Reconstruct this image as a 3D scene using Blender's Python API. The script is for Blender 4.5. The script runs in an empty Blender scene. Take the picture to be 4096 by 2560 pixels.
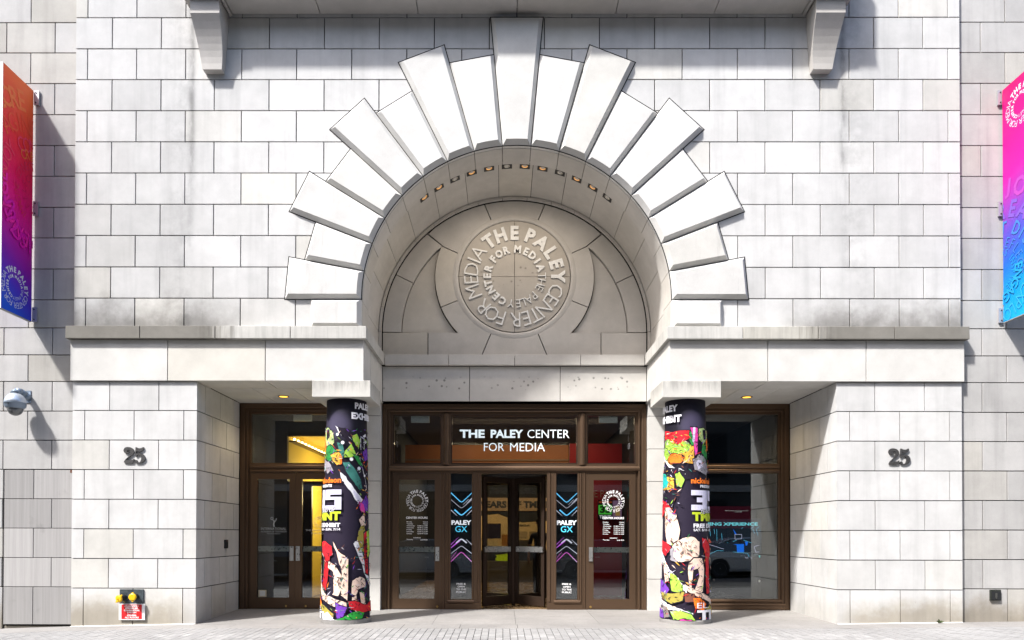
import bpy, bmesh, math, random
from mathutils import Vector, Matrix, geometry
random.seed(7)
SC = bpy.context.scene
COL = SC.collection
R = math.radians
pi = math.pi

# ------------------------------------------------------------------ camera, sky, sun, exposure
cam_d = bpy.data.cameras.new('camera')
cam = bpy.data.objects.new('camera', cam_d)
COL.objects.link(cam)
cam_d.sensor_width = 36.0
cam_d.lens = 25.598
cam_d.shift_x = 0.01174
cam_d.shift_y = 0.20287
cam_d.clip_end = 2000
ya, pt, ro = 0.0036265, 0.0104579, 0.0020136
Ma = Matrix(((math.cos(ya), math.sin(ya), 0), (-math.sin(ya), math.cos(ya), 0), (0, 0, 1)))
Mb = Matrix(((1, 0, 0), (0, math.cos(pt), math.sin(pt)), (0, -math.sin(pt), math.cos(pt))))
M = Mb @ Ma
rt, fw, up = Vector(M[0]), Vector(M[1]), Vector(M[2])
rt2 = math.cos(ro) * rt + math.sin(ro) * up
up2 = math.cos(ro) * up - math.sin(ro) * rt
cam.matrix_world = Matrix(((rt2.x, up2.x, -fw.x, -0.2105), (rt2.y, up2.y, -fw.y, -11.4667), (rt2.z, up2.z, -fw.z, -0.0257), (0, 0, 0, 1)))
SC.camera = cam

LDIR = Vector((1.06, 1.0, -1.78)).normalized()       # the way the sunlight travels
sun_el = math.asin(-LDIR.z)
sun_az = math.atan2(-LDIR.x, -LDIR.y)
world = bpy.data.worlds.new('World')
SC.world = world
world.use_nodes = True
wn = world.node_tree.nodes
sky = wn.new('ShaderNodeTexSky')
sky.sky_type = 'NISHITA'
sky.sun_disc = False
sky.dust_density = 2.6
sky.sun_elevation = sun_el
sky.sun_rotation = sun_az
bg = wn['Background']
bg.inputs['Strength'].default_value = 0.15
world.node_tree.links.new(sky.outputs[0], bg.inputs['Color'])
sun_d = bpy.data.lights.new('sun', 'SUN')
sun_d.energy = 3.6
sun_d.angle = R(3.5)          # the photograph's shadows are soft-edged: a veiled sun
sun_d.color = (1.0, 0.98, 0.955)
sun = bpy.data.objects.new('sun', sun_d)
sun.rotation_euler = LDIR.to_track_quat('-Z', 'Y').to_euler()
sun.location = (-20, -20, 35)
COL.objects.link(sun)
SC.view_settings.view_transform = 'Standard'
SC.view_settings.look = 'None'
SC.view_settings.gamma = 1
SC.view_settings.use_curve_mapping = False
SC.view_settings.exposure = 1.24
ARCH_W, RECESS_W = 7.5, 21.0           # the lit downlights of arch and recess, watts
SC.render.engine = 'CYCLES'
SC.cycles.max_bounces = 10
SC.cycles.transparent_max_bounces = 16

# ------------------------------------------------------------------ node helpers and materials
class NT:
    def __init__(s, name):
        s.mat = bpy.data.materials.new(name)
        s.mat.use_nodes = True
        s.t = s.mat.node_tree
        s.p = s.t.nodes['Principled BSDF']
        s.pos = None
    def n(s, typ, **kw):
        x = s.t.nodes.new(typ)
        for k, v in kw.items(): setattr(x, k, v)
        return x
    def link(s, a, b): s.t.links.new(a, b)
    def put(s, sock, v):
        if hasattr(v, 'is_output') or isinstance(v, bpy.types.NodeSocket): s.link(v, sock)
        else: sock.default_value = v
    def m(s, op, a, b=0.0, c=0.0):
        x = s.n('ShaderNodeMath', operation=op)
        for i, v in enumerate((a, b, c)): s.put(x.inputs[i], v)
        return x.outputs[0]
    def xyz(s):
        if s.pos is None:
            g = s.n('ShaderNodeNewGeometry')
            q = s.n('ShaderNodeSeparateXYZ')
            s.link(g.outputs['Position'], q.inputs[0])
            s.pos = (g.outputs['Position'], q.outputs[0], q.outputs[1], q.outputs[2])
        return s.pos
    def noise(s, scale, detail=4.0, rough=0.55, vec=None, stretch=None, seed=0.0):
        x = s.n('ShaderNodeTexNoise', noise_dimensions='4D')
        v = vec if vec is not None else s.xyz()[0]
        if stretch:
            mp = s.n('ShaderNodeMapping')
            mp.inputs['Scale'].default_value = stretch
            s.link(v, mp.inputs['Vector'])
            v = mp.outputs[0]
        s.link(v, x.inputs['Vector'])
        x.inputs['Scale'].default_value = scale
        x.inputs['Detail'].default_value = detail
        x.inputs['Roughness'].default_value = rough
        x.inputs['W'].default_value = seed
        return x.outputs[0]
    def ss(s, v, a, b, lo=0.0, hi=1.0):        # smoothstep
        x = s.n('ShaderNodeMapRange', interpolation_type='SMOOTHSTEP')
        s.put(x.inputs['Value'], v)
        x.inputs['From Min'].default_value = a
        x.inputs['From Max'].default_value = b
        x.inputs['To Min'].default_value = lo
        x.inputs['To Max'].default_value = hi
        return x.outputs[0]
    def rnd(s):
        return s.n('ShaderNodeObjectInfo').outputs['Random']
    def mix(s, f, a, b):
        x = s.n('ShaderNodeMix', data_type='RGBA')
        s.put(x.inputs[0], f)
        for sock, v in ((x.inputs[6], a), (x.inputs[7], b)):
            if isinstance(v, bpy.types.NodeSocket): s.link(v, sock)
            else: sock.default_value = (v[0], v[1], v[2], 1)
        return x.outputs[2]
    def scale(s, col, f):
        x = s.n('ShaderNodeMix', data_type='RGBA', blend_type='MULTIPLY')
        x.inputs[0].default_value = 1
        if isinstance(col, bpy.types.NodeSocket): s.link(col, x.inputs[6])
        else: x.inputs[6].default_value = (*col, 1)
        c = s.n('ShaderNodeCombineColor')
        for i in range(3): s.put(c.inputs[i], f)
        s.link(c.outputs[0], x.inputs[7])
        return x.outputs[2]
    def bump(s, h, dist=0.002, strength=0.5):
        b = s.n('ShaderNodeBump')
        b.inputs['Strength'].default_value = strength
        b.inputs['Distance'].default_value = dist
        s.link(h, b.inputs['Height'])
        s.link(b.outputs[0], s.p.inputs['Normal'])

def stone(name, base, var=0.12, warm=0.5, kind='wall', rough=0.85):
    k = NT(name)
    pos, X, Y, Z = k.xyz()
    aX = k.m('ABSOLUTE', X)
    r = k.rnd()
    col = k.mix(k.m('MULTIPLY', k.ss(r, 0.75, 1.0), warm), base, (base[0] * 1.0, base[1] * 0.965, base[2] * 0.87))
    tone = k.m('ADD', 1 - var, k.m('MULTIPLY', k.m('FRACT', k.m('MULTIPLY', r, 7.31)), 2 * var))
    mott = k.ss(k.noise(1.7, 5, 0.6), 0.3, 0.72, 0.90, 1.04)
    cloud = k.ss(k.noise(6.0, 5, 0.65, seed=3), 0.25, 0.75, 0.955, 1.03)
    grain = k.ss(k.noise(170, 2, 0.6, seed=5), 0.25, 0.75, 0.945, 1.05)
    f = k.m('MULTIPLY', k.m('MULTIPLY', tone, mott), k.m('MULTIPLY', cloud, grain))
    if kind in ('wall', 'wing', 'pier'):
        streak = k.ss(k.noise(1.0, 4, 0.6, stretch=(5.5, 5.5, 0.35), seed=9), 0.46, 0.72)
        f = k.m('MULTIPLY', f, k.m('SUBTRACT', 1.0, k.m('MULTIPLY', streak, 0.11 if kind != 'wing' else 0.15)))
        # little chips and scuffs
        spot = k.ss(k.noise(9, 3, 0.7, seed=21), 0.72, 0.78)
        f = k.m('MULTIPLY', f, k.m('SUBTRACT', 1.0, k.m('MULTIPLY', spot, 0.16)))
    if kind == 'wall':
        # rain streak below each bracket, grime on the outer bays and above the ledge
        d = k.m('DIVIDE', k.m('SUBTRACT', aX, 5.15), 0.055)
        g = k.m('EXPONENT', k.m('MULTIPLY', k.m('MULTIPLY', d, d), -1.0))
        fade = k.m('MULTIPLY', k.ss(Z, 3.9, 6.6), k.ss(k.noise(1.6, 4, 0.7, stretch=(3, 3, 1), seed=2), 0.3, 0.62))
        st = k.m('MULTIPLY', k.m('MULTIPLY', g, fade), 0.42)
        patch = k.m('MULTIPLY', k.m('MULTIPLY', k.ss(aX, 5.1, 5.2), k.ss(aX, 5.75, 5.3)), k.m('MULTIPLY', k.ss(k.noise(3.2, 5, 0.7, seed=12), 0.42, 0.62), 0.13))
        outer = k.m('MULTIPLY', k.ss(aX, 4.4, 5.6), k.m('ADD', 0.05, k.m('MULTIPLY', k.ss(X, 2, -2), 0.06)))
        n = k.noise(2.1, 5, 0.65, seed=31)
        gz = k.m('ADD', k.m('SUBTRACT', 3.95, Z), k.m('MULTIPLY', k.m('SUBTRACT', n, 0.5), 1.1))
        grime = k.m('MULTIPLY', k.m('MULTIPLY', k.ss(gz, 0.12, 0.75), k.ss(aX, 3.9, 4.9)), 0.48)
        dark = k.m('ADD', k.m('ADD', st, patch), k.m('ADD', outer, grime))
        f = k.m('MULTIPLY', f, k.m('SUBTRACT', 1.0, dark))
        col = k.mix(k.m('MULTIPLY', grime, 0.7), col, (base[0] * .92, base[1] * .86, base[2] * .77))
    if kind in ('pier', 'wing'):
        n = k.noise(1.6, 5, 0.7, seed=41)
        gz = k.m('ADD', k.m('SUBTRACT', -0.92, Z), k.m('MULTIPLY', k.m('SUBTRACT', n, 0.5), 0.75))
        grime = k.m('MULTIPLY', k.ss(gz, 0.02, 0.42), k.ss(aX, 5.0, 5.5, 0.25, 1.0))
        f = k.m('MULTIPLY', f, k.m('SUBTRACT', 1.0, k.m('MULTIPLY', grime, 0.34)))
        col = k.mix(k.m('MULTIPLY', grime, 0.75), col, (base[0] * .95, base[1] * .85, base[2] * .68))
        scr = k.ss(k.noise(4.5, 6, 0.8, stretch=(1.6, 1.6, 0.8), seed=55), 0.645, 0.70)
        f = k.m('MULTIPLY', f, k.m('SUBTRACT', 1.0, k.m('MULTIPLY', scr, k.ss(Z, -0.2, -1.1, 0.04, 0.34))))
    if kind == 'ledge':
        n = k.noise(1.0, 4, 0.7, stretch=(14, 14, 0.8), seed=4)
        d = k.m('ADD', aX, k.m('MULTIPLY', k.m('SUBTRACT', n, 0.5), 0.8))
        dirt = k.m('MULTIPLY', k.ss(d, 4.3, 4.95), k.m('ADD', 0.50, k.m('MULTIPLY', k.noise(5, 4, .6, seed=44), 0.16)))
        lite = k.m('MULTIPLY', k.m('MULTIPLY', k.ss(n, 0.42, 0.66), 0.16), k.ss(aX, 5.2, 4.6))
        f = k.m('MULTIPLY', f, k.m('SUBTRACT', k.m('SUBTRACT', 1.0, dirt), lite))
        col = k.mix(dirt, col, (base[0] * .9, base[1] * .85, base[2] * .76))
    if kind == 'cap':
        n = k.noise(1.0, 5, 0.7, stretch=(16, 16, 2.2), seed=8)
        gz = k.ss(k.m('ADD', Z, k.m('MULTIPLY', n, 0.2)), 2.26, 2.52)
        f = k.m('MULTIPLY', f, k.m('SUBTRACT', 1.0, k.m('MULTIPLY', k.m('MULTIPLY', gz, k.ss(n, 0.3, 0.6)), 0.34)))
    if kind == 'wedge':
        n = k.noise(1.0, 5, 0.7, stretch=(9, 9, 0.9), seed=6)
        f = k.m('MULTIPLY', f, k.m('SUBTRACT', 1.0, k.m('MULTIPLY', k.m('MULTIPLY', k.ss(n, 0.56, 0.72), k.ss(aX, 2.3, 3.3)), 0.17)))
    if kind == 'beam':
        v = k.n('ShaderNodeTexVoronoi', feature='F1')
        v.inputs['Scale'].default_value = 9.5
        k.link(pos, v.inputs['Vector'])
        band = k.m('MULTIPLY', k.ss(Z, 2.60, 2.64), k.ss(Z, 2.88, 2.83))
        sp = k.m('MULTIPLY', k.m('MULTIPLY', k.ss(v.outputs['Distance'], 0.27, 0.14), band), k.ss(k.noise(3.3, 2, 0.5, seed=77), 0.40, 0.5))
        f = k.m('MULTIPLY', f, k.m('SUBTRACT', 1.0, k.m('MULTIPLY', sp, 0.55)))
    if kind == 'medal':
        v = k.n('ShaderNodeTexVoronoi', feature='F1')
        v.inputs['Scale'].default_value = 8.5
        k.link(pos, v.inputs['Vector'])
        zz = k.m('ABSOLUTE', k.m('SUBTRACT', Z, 4.74))
        band = k.m('MULTIPLY', k.ss(zz, 0.03, 0.06), k.ss(zz, 0.22, 0.16))
        sp = k.m('MULTIPLY', k.m('MULTIPLY', k.ss(v.outputs['Distance'], 0.26, 0.08), band), k.ss(aX, 0.75, 0.5))
        f = k.m('MULTIPLY', f, k.m('SUBTRACT', 1.0, k.m('MULTIPLY', sp, 0.42)))
    c = k.scale(col, f)
    k.link(c, k.p.inputs['Base Color'])
    k.p.inputs['Roughness'].default_value = rough
    k.p.inputs['Specular IOR Level'].default_value = 0.25
    k.bump(k.m('ADD', k.noise(60, 4, 0.65, seed=1), k.m('MULTIPLY', k.noise(7, 3, 0.5, seed=2), 1.2)), 0.003, 0.35)
    return k.mat

def plain(name, c, rough=0.6, metal=0.0, emit=None, es=0.0, noise=0.0, nscale=14, spec=0.5, bump=0.0):
    k = NT(name)
    if noise:
        f = k.ss(k.noise(nscale, 5, 0.65), 0.28, 0.74, 1 - noise, 1 + noise * 0.6)
        k.link(k.scale(c[:3], f), k.p.inputs['Base Color'])
        k.put(k.p.inputs['Roughness'], k.ss(k.noise(nscale * 1.7, 4, 0.6, seed=4), 0.3, 0.7, max(0.05, rough - 0.08), min(1, rough + 0.1)))
    else:
        k.p.inputs['Base Color'].default_value = (*c[:3], 1)
        k.p.inputs['Roughness'].default_value = rough
    k.p.inputs['Metallic'].default_value = metal
    k.p.inputs['Specular IOR Level'].default_value = spec
    if emit:
        k.p.inputs['Emission Color'].default_value = (*emit, 1)
        k.p.inputs['Emission Strength'].default_value = es
    if bump:
        k.bump(k.noise(nscale * 5, 3, 0.6, seed=9), 0.002, bump)
    return k.mat

_print = {}
def ink(c, rough=0.65):
    key = tuple(round(v, 3) for v in c) + (rough,)
    if key not in _print:
        _print[key] = plain('print_ink', c, rough, noise=0.14, nscale=22, spec=0.12)
    return _print[key]
_glow = {}
def glow(c, s):
    key = (c, s)
    if key not in _glow: _glow[key] = plain('screen_light', (0.01, 0.01, 0.01), 0.5, emit=c, es=s)
    return _glow[key]

def glass_mat(name, tint=(0.86, 0.88, 0.87), boost=1.0):
    k = NT(name)
    tr = k.n('ShaderNodeBsdfTransparent'); tr.inputs[0].default_value = (*tint, 1)
    gl = k.n('ShaderNodeBsdfGlossy'); gl.inputs['Roughness'].default_value = 0.0
    gl.inputs['Color'].default_value = (0.96, 0.98, 1, 1)
    fr = k.n('ShaderNodeFresnel'); gm = k.n('ShaderNodeNewGeometry')
    k.put(fr.inputs[0], k.m('SUBTRACT', 1.5, k.m('MULTIPLY', gm.outputs['Backfacing'], 0.8333)))     # thin pane: the same sheen from both faces
    mx = k.n('ShaderNodeMixShader')
    k.put(mx.inputs[0], k.m('MINIMUM', k.m('MULTIPLY', fr.outputs[0], boost), 1.0))
    k.link(tr.outputs[0], mx.inputs[1]); k.link(gl.outputs[0], mx.inputs[2])
    k.link(mx.outputs[0], k.t.nodes['Material Output'].inputs['Surface'])
    return k.mat

LIME = (0.528, 0.525, 0.516)
M_WALL = stone('limestone', LIME, 0.085, kind='wall')
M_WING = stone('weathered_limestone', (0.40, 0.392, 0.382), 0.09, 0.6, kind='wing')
M_PIER = stone('pier_limestone', LIME, 0.06, kind='pier')
M_WEDGE = stone('clean_limestone', (0.565, 0.557, 0.537), 0.045, 0.3, kind='wedge')
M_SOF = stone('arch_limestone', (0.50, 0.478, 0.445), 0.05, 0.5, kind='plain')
M_LEDGE = stone('ledge_limestone', (0.48, 0.47, 0.44), 0.06, kind='ledge')
M_LINT = stone('lintel_limestone', (0.56, 0.548, 0.52), 0.03, kind='plain')
M_BEAM = stone('beam_limestone', (0.52, 0.50, 0.465), 0.04, kind='beam')
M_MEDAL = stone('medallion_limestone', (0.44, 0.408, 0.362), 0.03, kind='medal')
M_CAP = stone('capital_limestone', (0.53, 0.515, 0.475), 0.03, kind='cap')
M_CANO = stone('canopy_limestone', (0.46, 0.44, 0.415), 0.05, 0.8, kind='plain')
M_MORT = plain('dark_mortar', (0.02, 0.019, 0.018), 0.95)
M_SEAL = plain('pale_sealant', (0.62, 0.60, 0.57), 0.7)
M_BRONZE = plain('brown_bronze', (0.125, 0.078, 0.048), 0.40, 0.65)
M_BRONZD = plain('dark_bronze', (0.065, 0.042, 0.03), 0.45, 0.7)
M_STEEL = plain('brushed_steel', (0.62, 0.62, 0.60), 0.32, 0.9, noise=0.06)
M_BLACK = plain('black_metal', (0.02, 0.021, 0.023), 0.5, 0.2, noise=0.2)
M_GLASS = glass_mat('window_glass', (0.80, 0.82, 0.80), 2.3)
M_DGLASS = glass_mat('tinted_glass', (0.88, 0.88, 0.86), 1.0)
M_WHITE = plain('white_vinyl', (0.88, 0.88, 0.88), 0.5)
M_NUM = plain('dark_bronze_numeral', (0.055, 0.053, 0.053), 0.55, 0.3, noise=0.3, nscale=30)

def granite(name, c, var):
    k = NT(name)
    r = k.rnd()
    tone = k.m('ADD', 1 - var, k.m('MULTIPLY', r, 2 * var))
    g = k.ss(k.noise(230, 2, 0.7), 0.3, 0.7, 0.78, 1.2)
    b = k.ss(k.noise(1.1, 5, 0.65, seed=3), 0.3, 0.7, 0.86, 1.08)
    s = k.ss(k.noise(14, 5, 0.7, seed=8), 0.3, 0.7, 0.93, 1.05)
    f = k.m('MULTIPLY', k.m('MULTIPLY', tone, g), k.m('MULTIPLY', b, s))
    gum = k.ss(k.noise(11, 1, 0.4, seed=61), 0.74, 0.77, 1.0, 0.72)
    streak = k.ss(k.noise(1.0, 5, 0.7, stretch=(1.2, 7, 1), seed=71), 0.5, 0.75, 1.0, 0.86)
    f = k.m('MULTIPLY', f, k.m('MULTIPLY', gum, streak))
    k.link(k.scale(c, f), k.p.inputs['Base Color'])
    k.p.inputs['Roughness'].default_value = 0.75
    k.bump(k.noise(90, 3, 0.7, seed=2), 0.002, 0.4)
    return k.mat
M_SLAB = granite('granite_slab', (0.245, 0.234, 0.222), 0.05)
M_PAVE = granite('granite_paver', (0.285, 0.28, 0.274), 0.16)
M_ASPH = granite('asphalt', (0.075, 0.074, 0.073), 0.0)
M_WALK = granite('concrete_paving', (0.30, 0.285, 0.26), 0.0)

# ------------------------------------------------------------------ mesh helpers
def link(o, parent=None):
    COL.objects.link(o)
    if parent is not None: o.parent = parent
    return o
def tag(o, label, cat, group=None, kind=None):
    o['label'] = label; o['category'] = cat; o['kind'] = kind or 'thing'
    if group: o['group'] = group
    if kind: o['kind'] = kind
    return o
def thing(name, label, cat, loc=(0, 0, 0), group=None, rz=0.0):
    o = bpy.data.objects.new(name, None)
    o.empty_display_size = 0.2
    o.location = loc; o.rotation_euler = (0, 0, rz)
    link(o); tag(o, label, cat, group)
    return o
def ploc(p):
    return Vector((0, 0, 0)) if p is None else p['_loc'] if '_loc' in p else p.location
WORLD = {}
def wloc(o):
    v = Vector((0, 0, 0))
    while o is not None:
        v = v + o.location
        o = o.parent
    return v
def mk(name, verts, faces, mat, parent=None, smooth=False, center=True):
    """one mesh object from world-space verts, its origin at the middle of its own bounds"""
    vs = [Vector(v) for v in verts]
    lo = Vector((min(v[i] for v in vs) for i in range(3))); hi = Vector((max(v[i] for v in vs) for i in range(3)))
    c = (lo + hi) / 2 if center else Vector((0, 0, 0))
    me = bpy.data.meshes.new(name)
    me.from_pydata([v - c for v in vs], [], faces)
    mats = mat if isinstance(mat, list) else [mat]
    for m_ in mats: me.materials.append(m_)
    if smooth:
        me.polygons.foreach_set('use_smooth', [True] * len(me.polygons))
    o = bpy.data.objects.new(name, me)
    link(o, parent)
    o.location = c - (wloc(parent) if parent else Vector((0, 0, 0)))
    return o
class G:
    """collects geometry for one mesh"""
    def __init__(s): s.v = []; s.f = []
    def add(s, vs, fs):
        b = len(s.v); s.v += [tuple(q) for q in vs]; s.f += [tuple(i + b for i in f) for f in fs]; return s
    def box(s, x0, x1, y0, y1, z0, z1):
        vs = [(x, y, z) for x in (x0, x1) for y in (y0, y1) for z in (z0, z1)]
        return s.add(vs, [(0, 1, 3, 2), (4, 6, 7, 5), (0, 4, 5, 1), (2, 3, 7, 6), (0, 2, 6, 4), (1, 5, 7, 3)])
    def prism(s, pts, y0, y1, d=0.0, inset=None):
        """outline (x,z) counter-clockwise seen from -Y, front at y0, back at y1; chamfer d on the front edge"""
        n = len(pts)
        if inset is None and d: inset = offset(pts, d)
        rings = []
        if inset: rings.append([(p[0], y0, p[1]) for p in inset]); rings.append([(p[0], y0 + (d or 0), p[1]) for p in pts])
        else: rings.append([(p[0], y0, p[1]) for p in pts])
        rings.append([(p[0], y1, p[1]) for p in pts])
        vs = [v for r_ in rings for v in r_]
        fs = [tuple(range(n))]
        for k in range(len(rings) - 1):
            for i in range(n):
                j = (i + 1) % n
                fs.append((k * n + j, k * n + i, (k + 1) * n + i, (k + 1) * n + j))
        L = len(rings) - 1
        fs.append(tuple(L * n + i for i in reversed(range(n))))
        return s.add(vs, fs)
    def tube(s, a, b, r0, r1=None, n=12, cap=True):
        a, b = Vector(a), Vector(b); r1 = r0 if r1 is None else r1
        d = (b - a).normalized(); u = d.orthogonal().normalized(); w = d.cross(u)
        vs = []
        for p, r_ in ((a, r0), (b, r1)):
            for i in range(n):
                t = 2 * pi * i / n
                vs.append(p + u * (r_ * math.cos(t)) + w * (r_ * math.sin(t)))
        fs = [(i, (i + 1) % n, n + (i + 1) % n, n + i) for i in range(n)]
        if cap: fs += [tuple(reversed(range(n))), tuple(range(n, 2 * n))]
        return s.add(vs, fs)
    def lathe(s, c, prof, n=32, axis='Z', ang=(0, 2 * pi)):
        """profile [(r, h)...] about an axis through c"""
        full = abs(ang[1] - ang[0] - 2 * pi) < 1e-6
        k = n if full else n + 1
        vs = []
        for (r_, h) in prof:
            for i in range(k):
                t = ang[0] + (ang[1] - ang[0]) * i / n
                a_, b_ = r_ * math.cos(t), r_ * math.sin(t)
                if axis == 'Z': vs.append((c[0] + a_, c[1] + b_, c[2] + h))
                elif axis == 'Y': vs.append((c[0] + a_, c[1] + h, c[2] + b_))
                else: vs.append((c[0] + h, c[1] + a_, c[2] + b_))
        fs = []
        for q in range(len(prof) - 1):
            for i in range(n if full else n):
                j = (i + 1) % k if full else i + 1
                fs.append((q * k + i, q * k + j, (q + 1) * k + j, (q + 1) * k + i))
        return s.add(vs, fs)
    def sheet(s, grid):
        h, w = len(grid), len(grid[0])
        vs = [p for row in grid for p in row]
        fs = [(i * w + j, i * w + j + 1, (i + 1) * w + j + 1, (i + 1) * w + j) for i in range(h - 1) for j in range(w - 1)]
        return s.add(vs, fs)
    def fix(s):
        bm = bmesh.new()
        vv = [bm.verts.new(v) for v in s.v]
        for f in s.f:
            try: bm.faces.new([vv[i] for i in f])
            except ValueError: pass
        bmesh.ops.recalc_face_normals(bm, faces=bm.faces)
        bm.verts.index_update()
        s.f = [tuple(v.index for v in f.verts) for f in bm.faces]
        bm.free()
        return s
    def to(s, name, mat, parent=None, smooth=False, fix=True):
        if fix: s.fix()
        return mk(name, s.v, s.f, mat, parent, smooth)

def offset(pts, d):
    """inset a counter-clockwise (x,z) outline by d with mitred corners"""
    n = len(pts); out = []
    area = sum(pts[i][0] * pts[(i + 1) % n][1] - pts[(i + 1) % n][0] * pts[i][1] for i in range(n))
    sg = 1 if area > 0 else -1
    for i in range(n):
        p0, p1, p2 = Vector(pts[i - 1]), Vector(pts[i]), Vector(pts[(i + 1) % n])
        e1 = (p1 - p0).normalized(); e2 = (p2 - p1).normalized()
        n1 = Vector((-e1.y, e1.x)) * sg; n2 = Vector((-e2.y, e2.x)) * sg
        m_ = n1 + n2
        q = m_ / max(0.25, m_.dot(m_) / 2) if m_.length > 1e-6 else n1
        out.append((p1.x + q.x * d, p1.y + q.y * d))
    return out
def rect(x0, x1, z0, z1): return [(x0, z0), (x1, z0), (x1, z1), (x0, z1)]
def box(name, x0, x1, y0, y1, z0, z1, mat, parent=None):
    return G().box(x0, x1, y0, y1, z0, z1).to(name, mat, parent)
def block(name, x0, x1, y0, y1, z0, z1, mat, parent, j=0.006, ch=0.004):
    """a dressed stone whose joint gap and chamfer face -Y"""
    return G().prism(rect(x0 + j, x1 - j, z0 + j, z1 - j), y0, y1, ch).to(name, mat, parent)

# ---- lettering: font outlines turned into flat or solid meshes
_txt = {}
def text_geo(body, bold=0.0, extrude=0.0, space=1.0, line=1.0, align='LEFT', res=3):
    key = (body, bold, extrude, space, line, align, res)
    if key in _txt: return _txt[key]
    cu = bpy.data.curves.new('lettering', 'FONT')
    cu.body = body; cu.size = 1.0; cu.offset = bold; cu.extrude = extrude; cu.resolution_u = res
    cu.space_character = space; cu.space_line = line; cu.align_x = align
    ob = bpy.data.objects.new('lettering', cu)
    me = bpy.data.meshes.new_from_object(ob)
    v = [tuple(q.co) for q in me.vertices]; f = [tuple(p.vertices) for p in me.polygons]
    bpy.data.objects.remove(ob); bpy.data.meshes.remove(me); bpy.data.curves.remove(cu)
    _txt[key] = (v, f)
    return _txt[key]
def fit(v, x0, x1, z0, z1):
    a0, a1 = min(p[0] for p in v), max(p[0] for p in v); b0, b1 = min(p[1] for p in v), max(p[1] for p in v)
    return [(x0 + (p[0] - a0) / (a1 - a0 or 1) * (x1 - x0), z0 + (p[1] - b0) / (b1 - b0 or 1) * (z1 - z0), p[2]) for p in v]
def text_into(g, body, x0, x1, z0, z1, tf, bold=0.0, extrude=0.0, space=1.0, res=3):
    """add lettering to g so that its outline fills x0..x1, z0..z1 of a flat page; tf carries page to world"""
    v, f = text_geo(body, bold, extrude, space, res=res)
    v = fit(v, x0, x1, z0, z1)
    g.add([tf(p[0], p[1], p[2]) for p in v], f)
    return g
def on_wall(y):           # page facing -Y at depth y
    return lambda a, b, c: (a, y - c, b)

OUT = [('T', -36, 1), ('H', -19, 1), ('E', 0, 1), ('P', 21.4, 1), ('A', 38.5, 1), ('L', 57, 1), ('E', 73.6, 1), ('Y', 90, 1),
       ('C', 109, 0), ('E', 122.6, 0), ('N', 137.8, 0), ('T', 151.8, 0), ('E', 164.5, 0), ('R', 178.7, 0),
       ('F', 198, 0), ('O', 211.6, 0), ('R', 227, 0), ('M', 249.5, 0), ('E', 265.8, 0), ('D', 279.7, 0), ('I', 291.8, 0), ('A', 303.4, 0)]
INN = [('F', -50.7, 1), ('O', -35, 1), ('R', -17.5, 1), ('M', 6.3, 1), ('E', 24.9, 1), ('D', 40.8, 1), ('I', 56, 1), ('A', 71.7, 1),
       ('T', 88.6, 0), ('H', 102.6, 0), ('E', 116, 0), ('P', 135, 0), ('A', 148, 0), ('L', 162, 0), ('E', 172.5, 0), ('Y', 187.7, 0),
       ('C', 206, 1), ('E', 223, 1), ('N', 240.5, 1), ('T', 255.6, 1), ('E', 271, 1), ('R', 288, 1)]
def logo_letters(r, extrude=0.0):
    """the ring of words; yields (verts, faces) per letter on a page centred on 0,0; r = disc radius"""
    for ring, r0, r1 in ((OUT, .654, .907), (INN, .42, .562)):
        for ch, a, b in ring:
            v, f = text_geo(ch, 0.045 if b else -0.012, 0.0 if not extrude else 1.0, res=2)
            h0, h1 = min(p[1] for p in v), max(p[1] for p in v); x0, x1 = min(p[0] for p in v), max(p[0] for p in v)
            s = (r1 - r0) * r / (h1 - h0)
            wf = 0.92 if ch not in 'I' else 1.0
            th = R(a)
            q = []
            for p in v:
                lx = (p[0] - (x0 + x1) / 2) * s * wf; lz = r0 * r + (p[1] - h0) * s
                q.append((lx * math.cos(th) + lz * math.sin(th), -lx * math.sin(th) + lz * math.cos(th), p[2] * extrude))
            yield q, f
def logo(name, mat, parent, r, tf):
    g = G()
    for q, f in logo_letters(r): g.add([tf(*p) for p in q], f)
    return g.to(name, mat, parent, fix=False)

# ------------------------------------------------------------------ ground
def lerp_tab(t, x):
    for (a, b), (c, d) in zip(t, t[1:]):
        if x <= c: return b + (d - b) * (max(x, a) - a) / (c - a)
    return t[-1][1]
GT = [(-14, -1.78), (-8.1, -1.53), (-7, -1.48), (-5, -1.432), (0, -1.422), (5, -1.412), (7, -1.382), (8.2, -1.365), (14, -1.32)]
def zg(x, y):
    z = lerp_tab(GT, x)
    if y > 0: z += (-1.387 - z) * min(1, y / 1.8)
    if y < -1: z += 0.012 * (y + 1)
    return z
ground = G().add([(-900, -900, -2.05), (900, -900, -2.05), (900, 900, -2.05), (-900, 900, -2.05)], [(0, 1, 2, 3)]).to('ground', M_ASPH)
ground['kind'] = 'structure'
def zs(x): return zg(x, -4.7)
road = G().sheet([[(x, y, zs(max(-14, min(14, x))) - 0.14) for x in (-60, -14, -8, -4, 0, 4, 8, 14, 60)] for y in (-12.9, -9, -4.86)]).to('road', M_ASPH)
road['kind'] = 'structure'
xs = [-40, -14, -8, -4, 0, 4, 8, 14, 40]
g = G()
for a, b in zip(xs, xs[1:]):
    za, zb = zs(max(-14, min(14, a))), zs(max(-14, min(14, b)))
    g.add([(a, -4.86, za), (b, -4.86, zb), (b, -4.70, zb), (a, -4.70, za), (a, -4.86, za - .5), (b, -4.86, zb - .5)], [(0, 1, 2, 3), (4, 5, 1, 0)])
kerb = g.to('kerb', M_SLAB); kerb['kind'] = 'structure'
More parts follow.
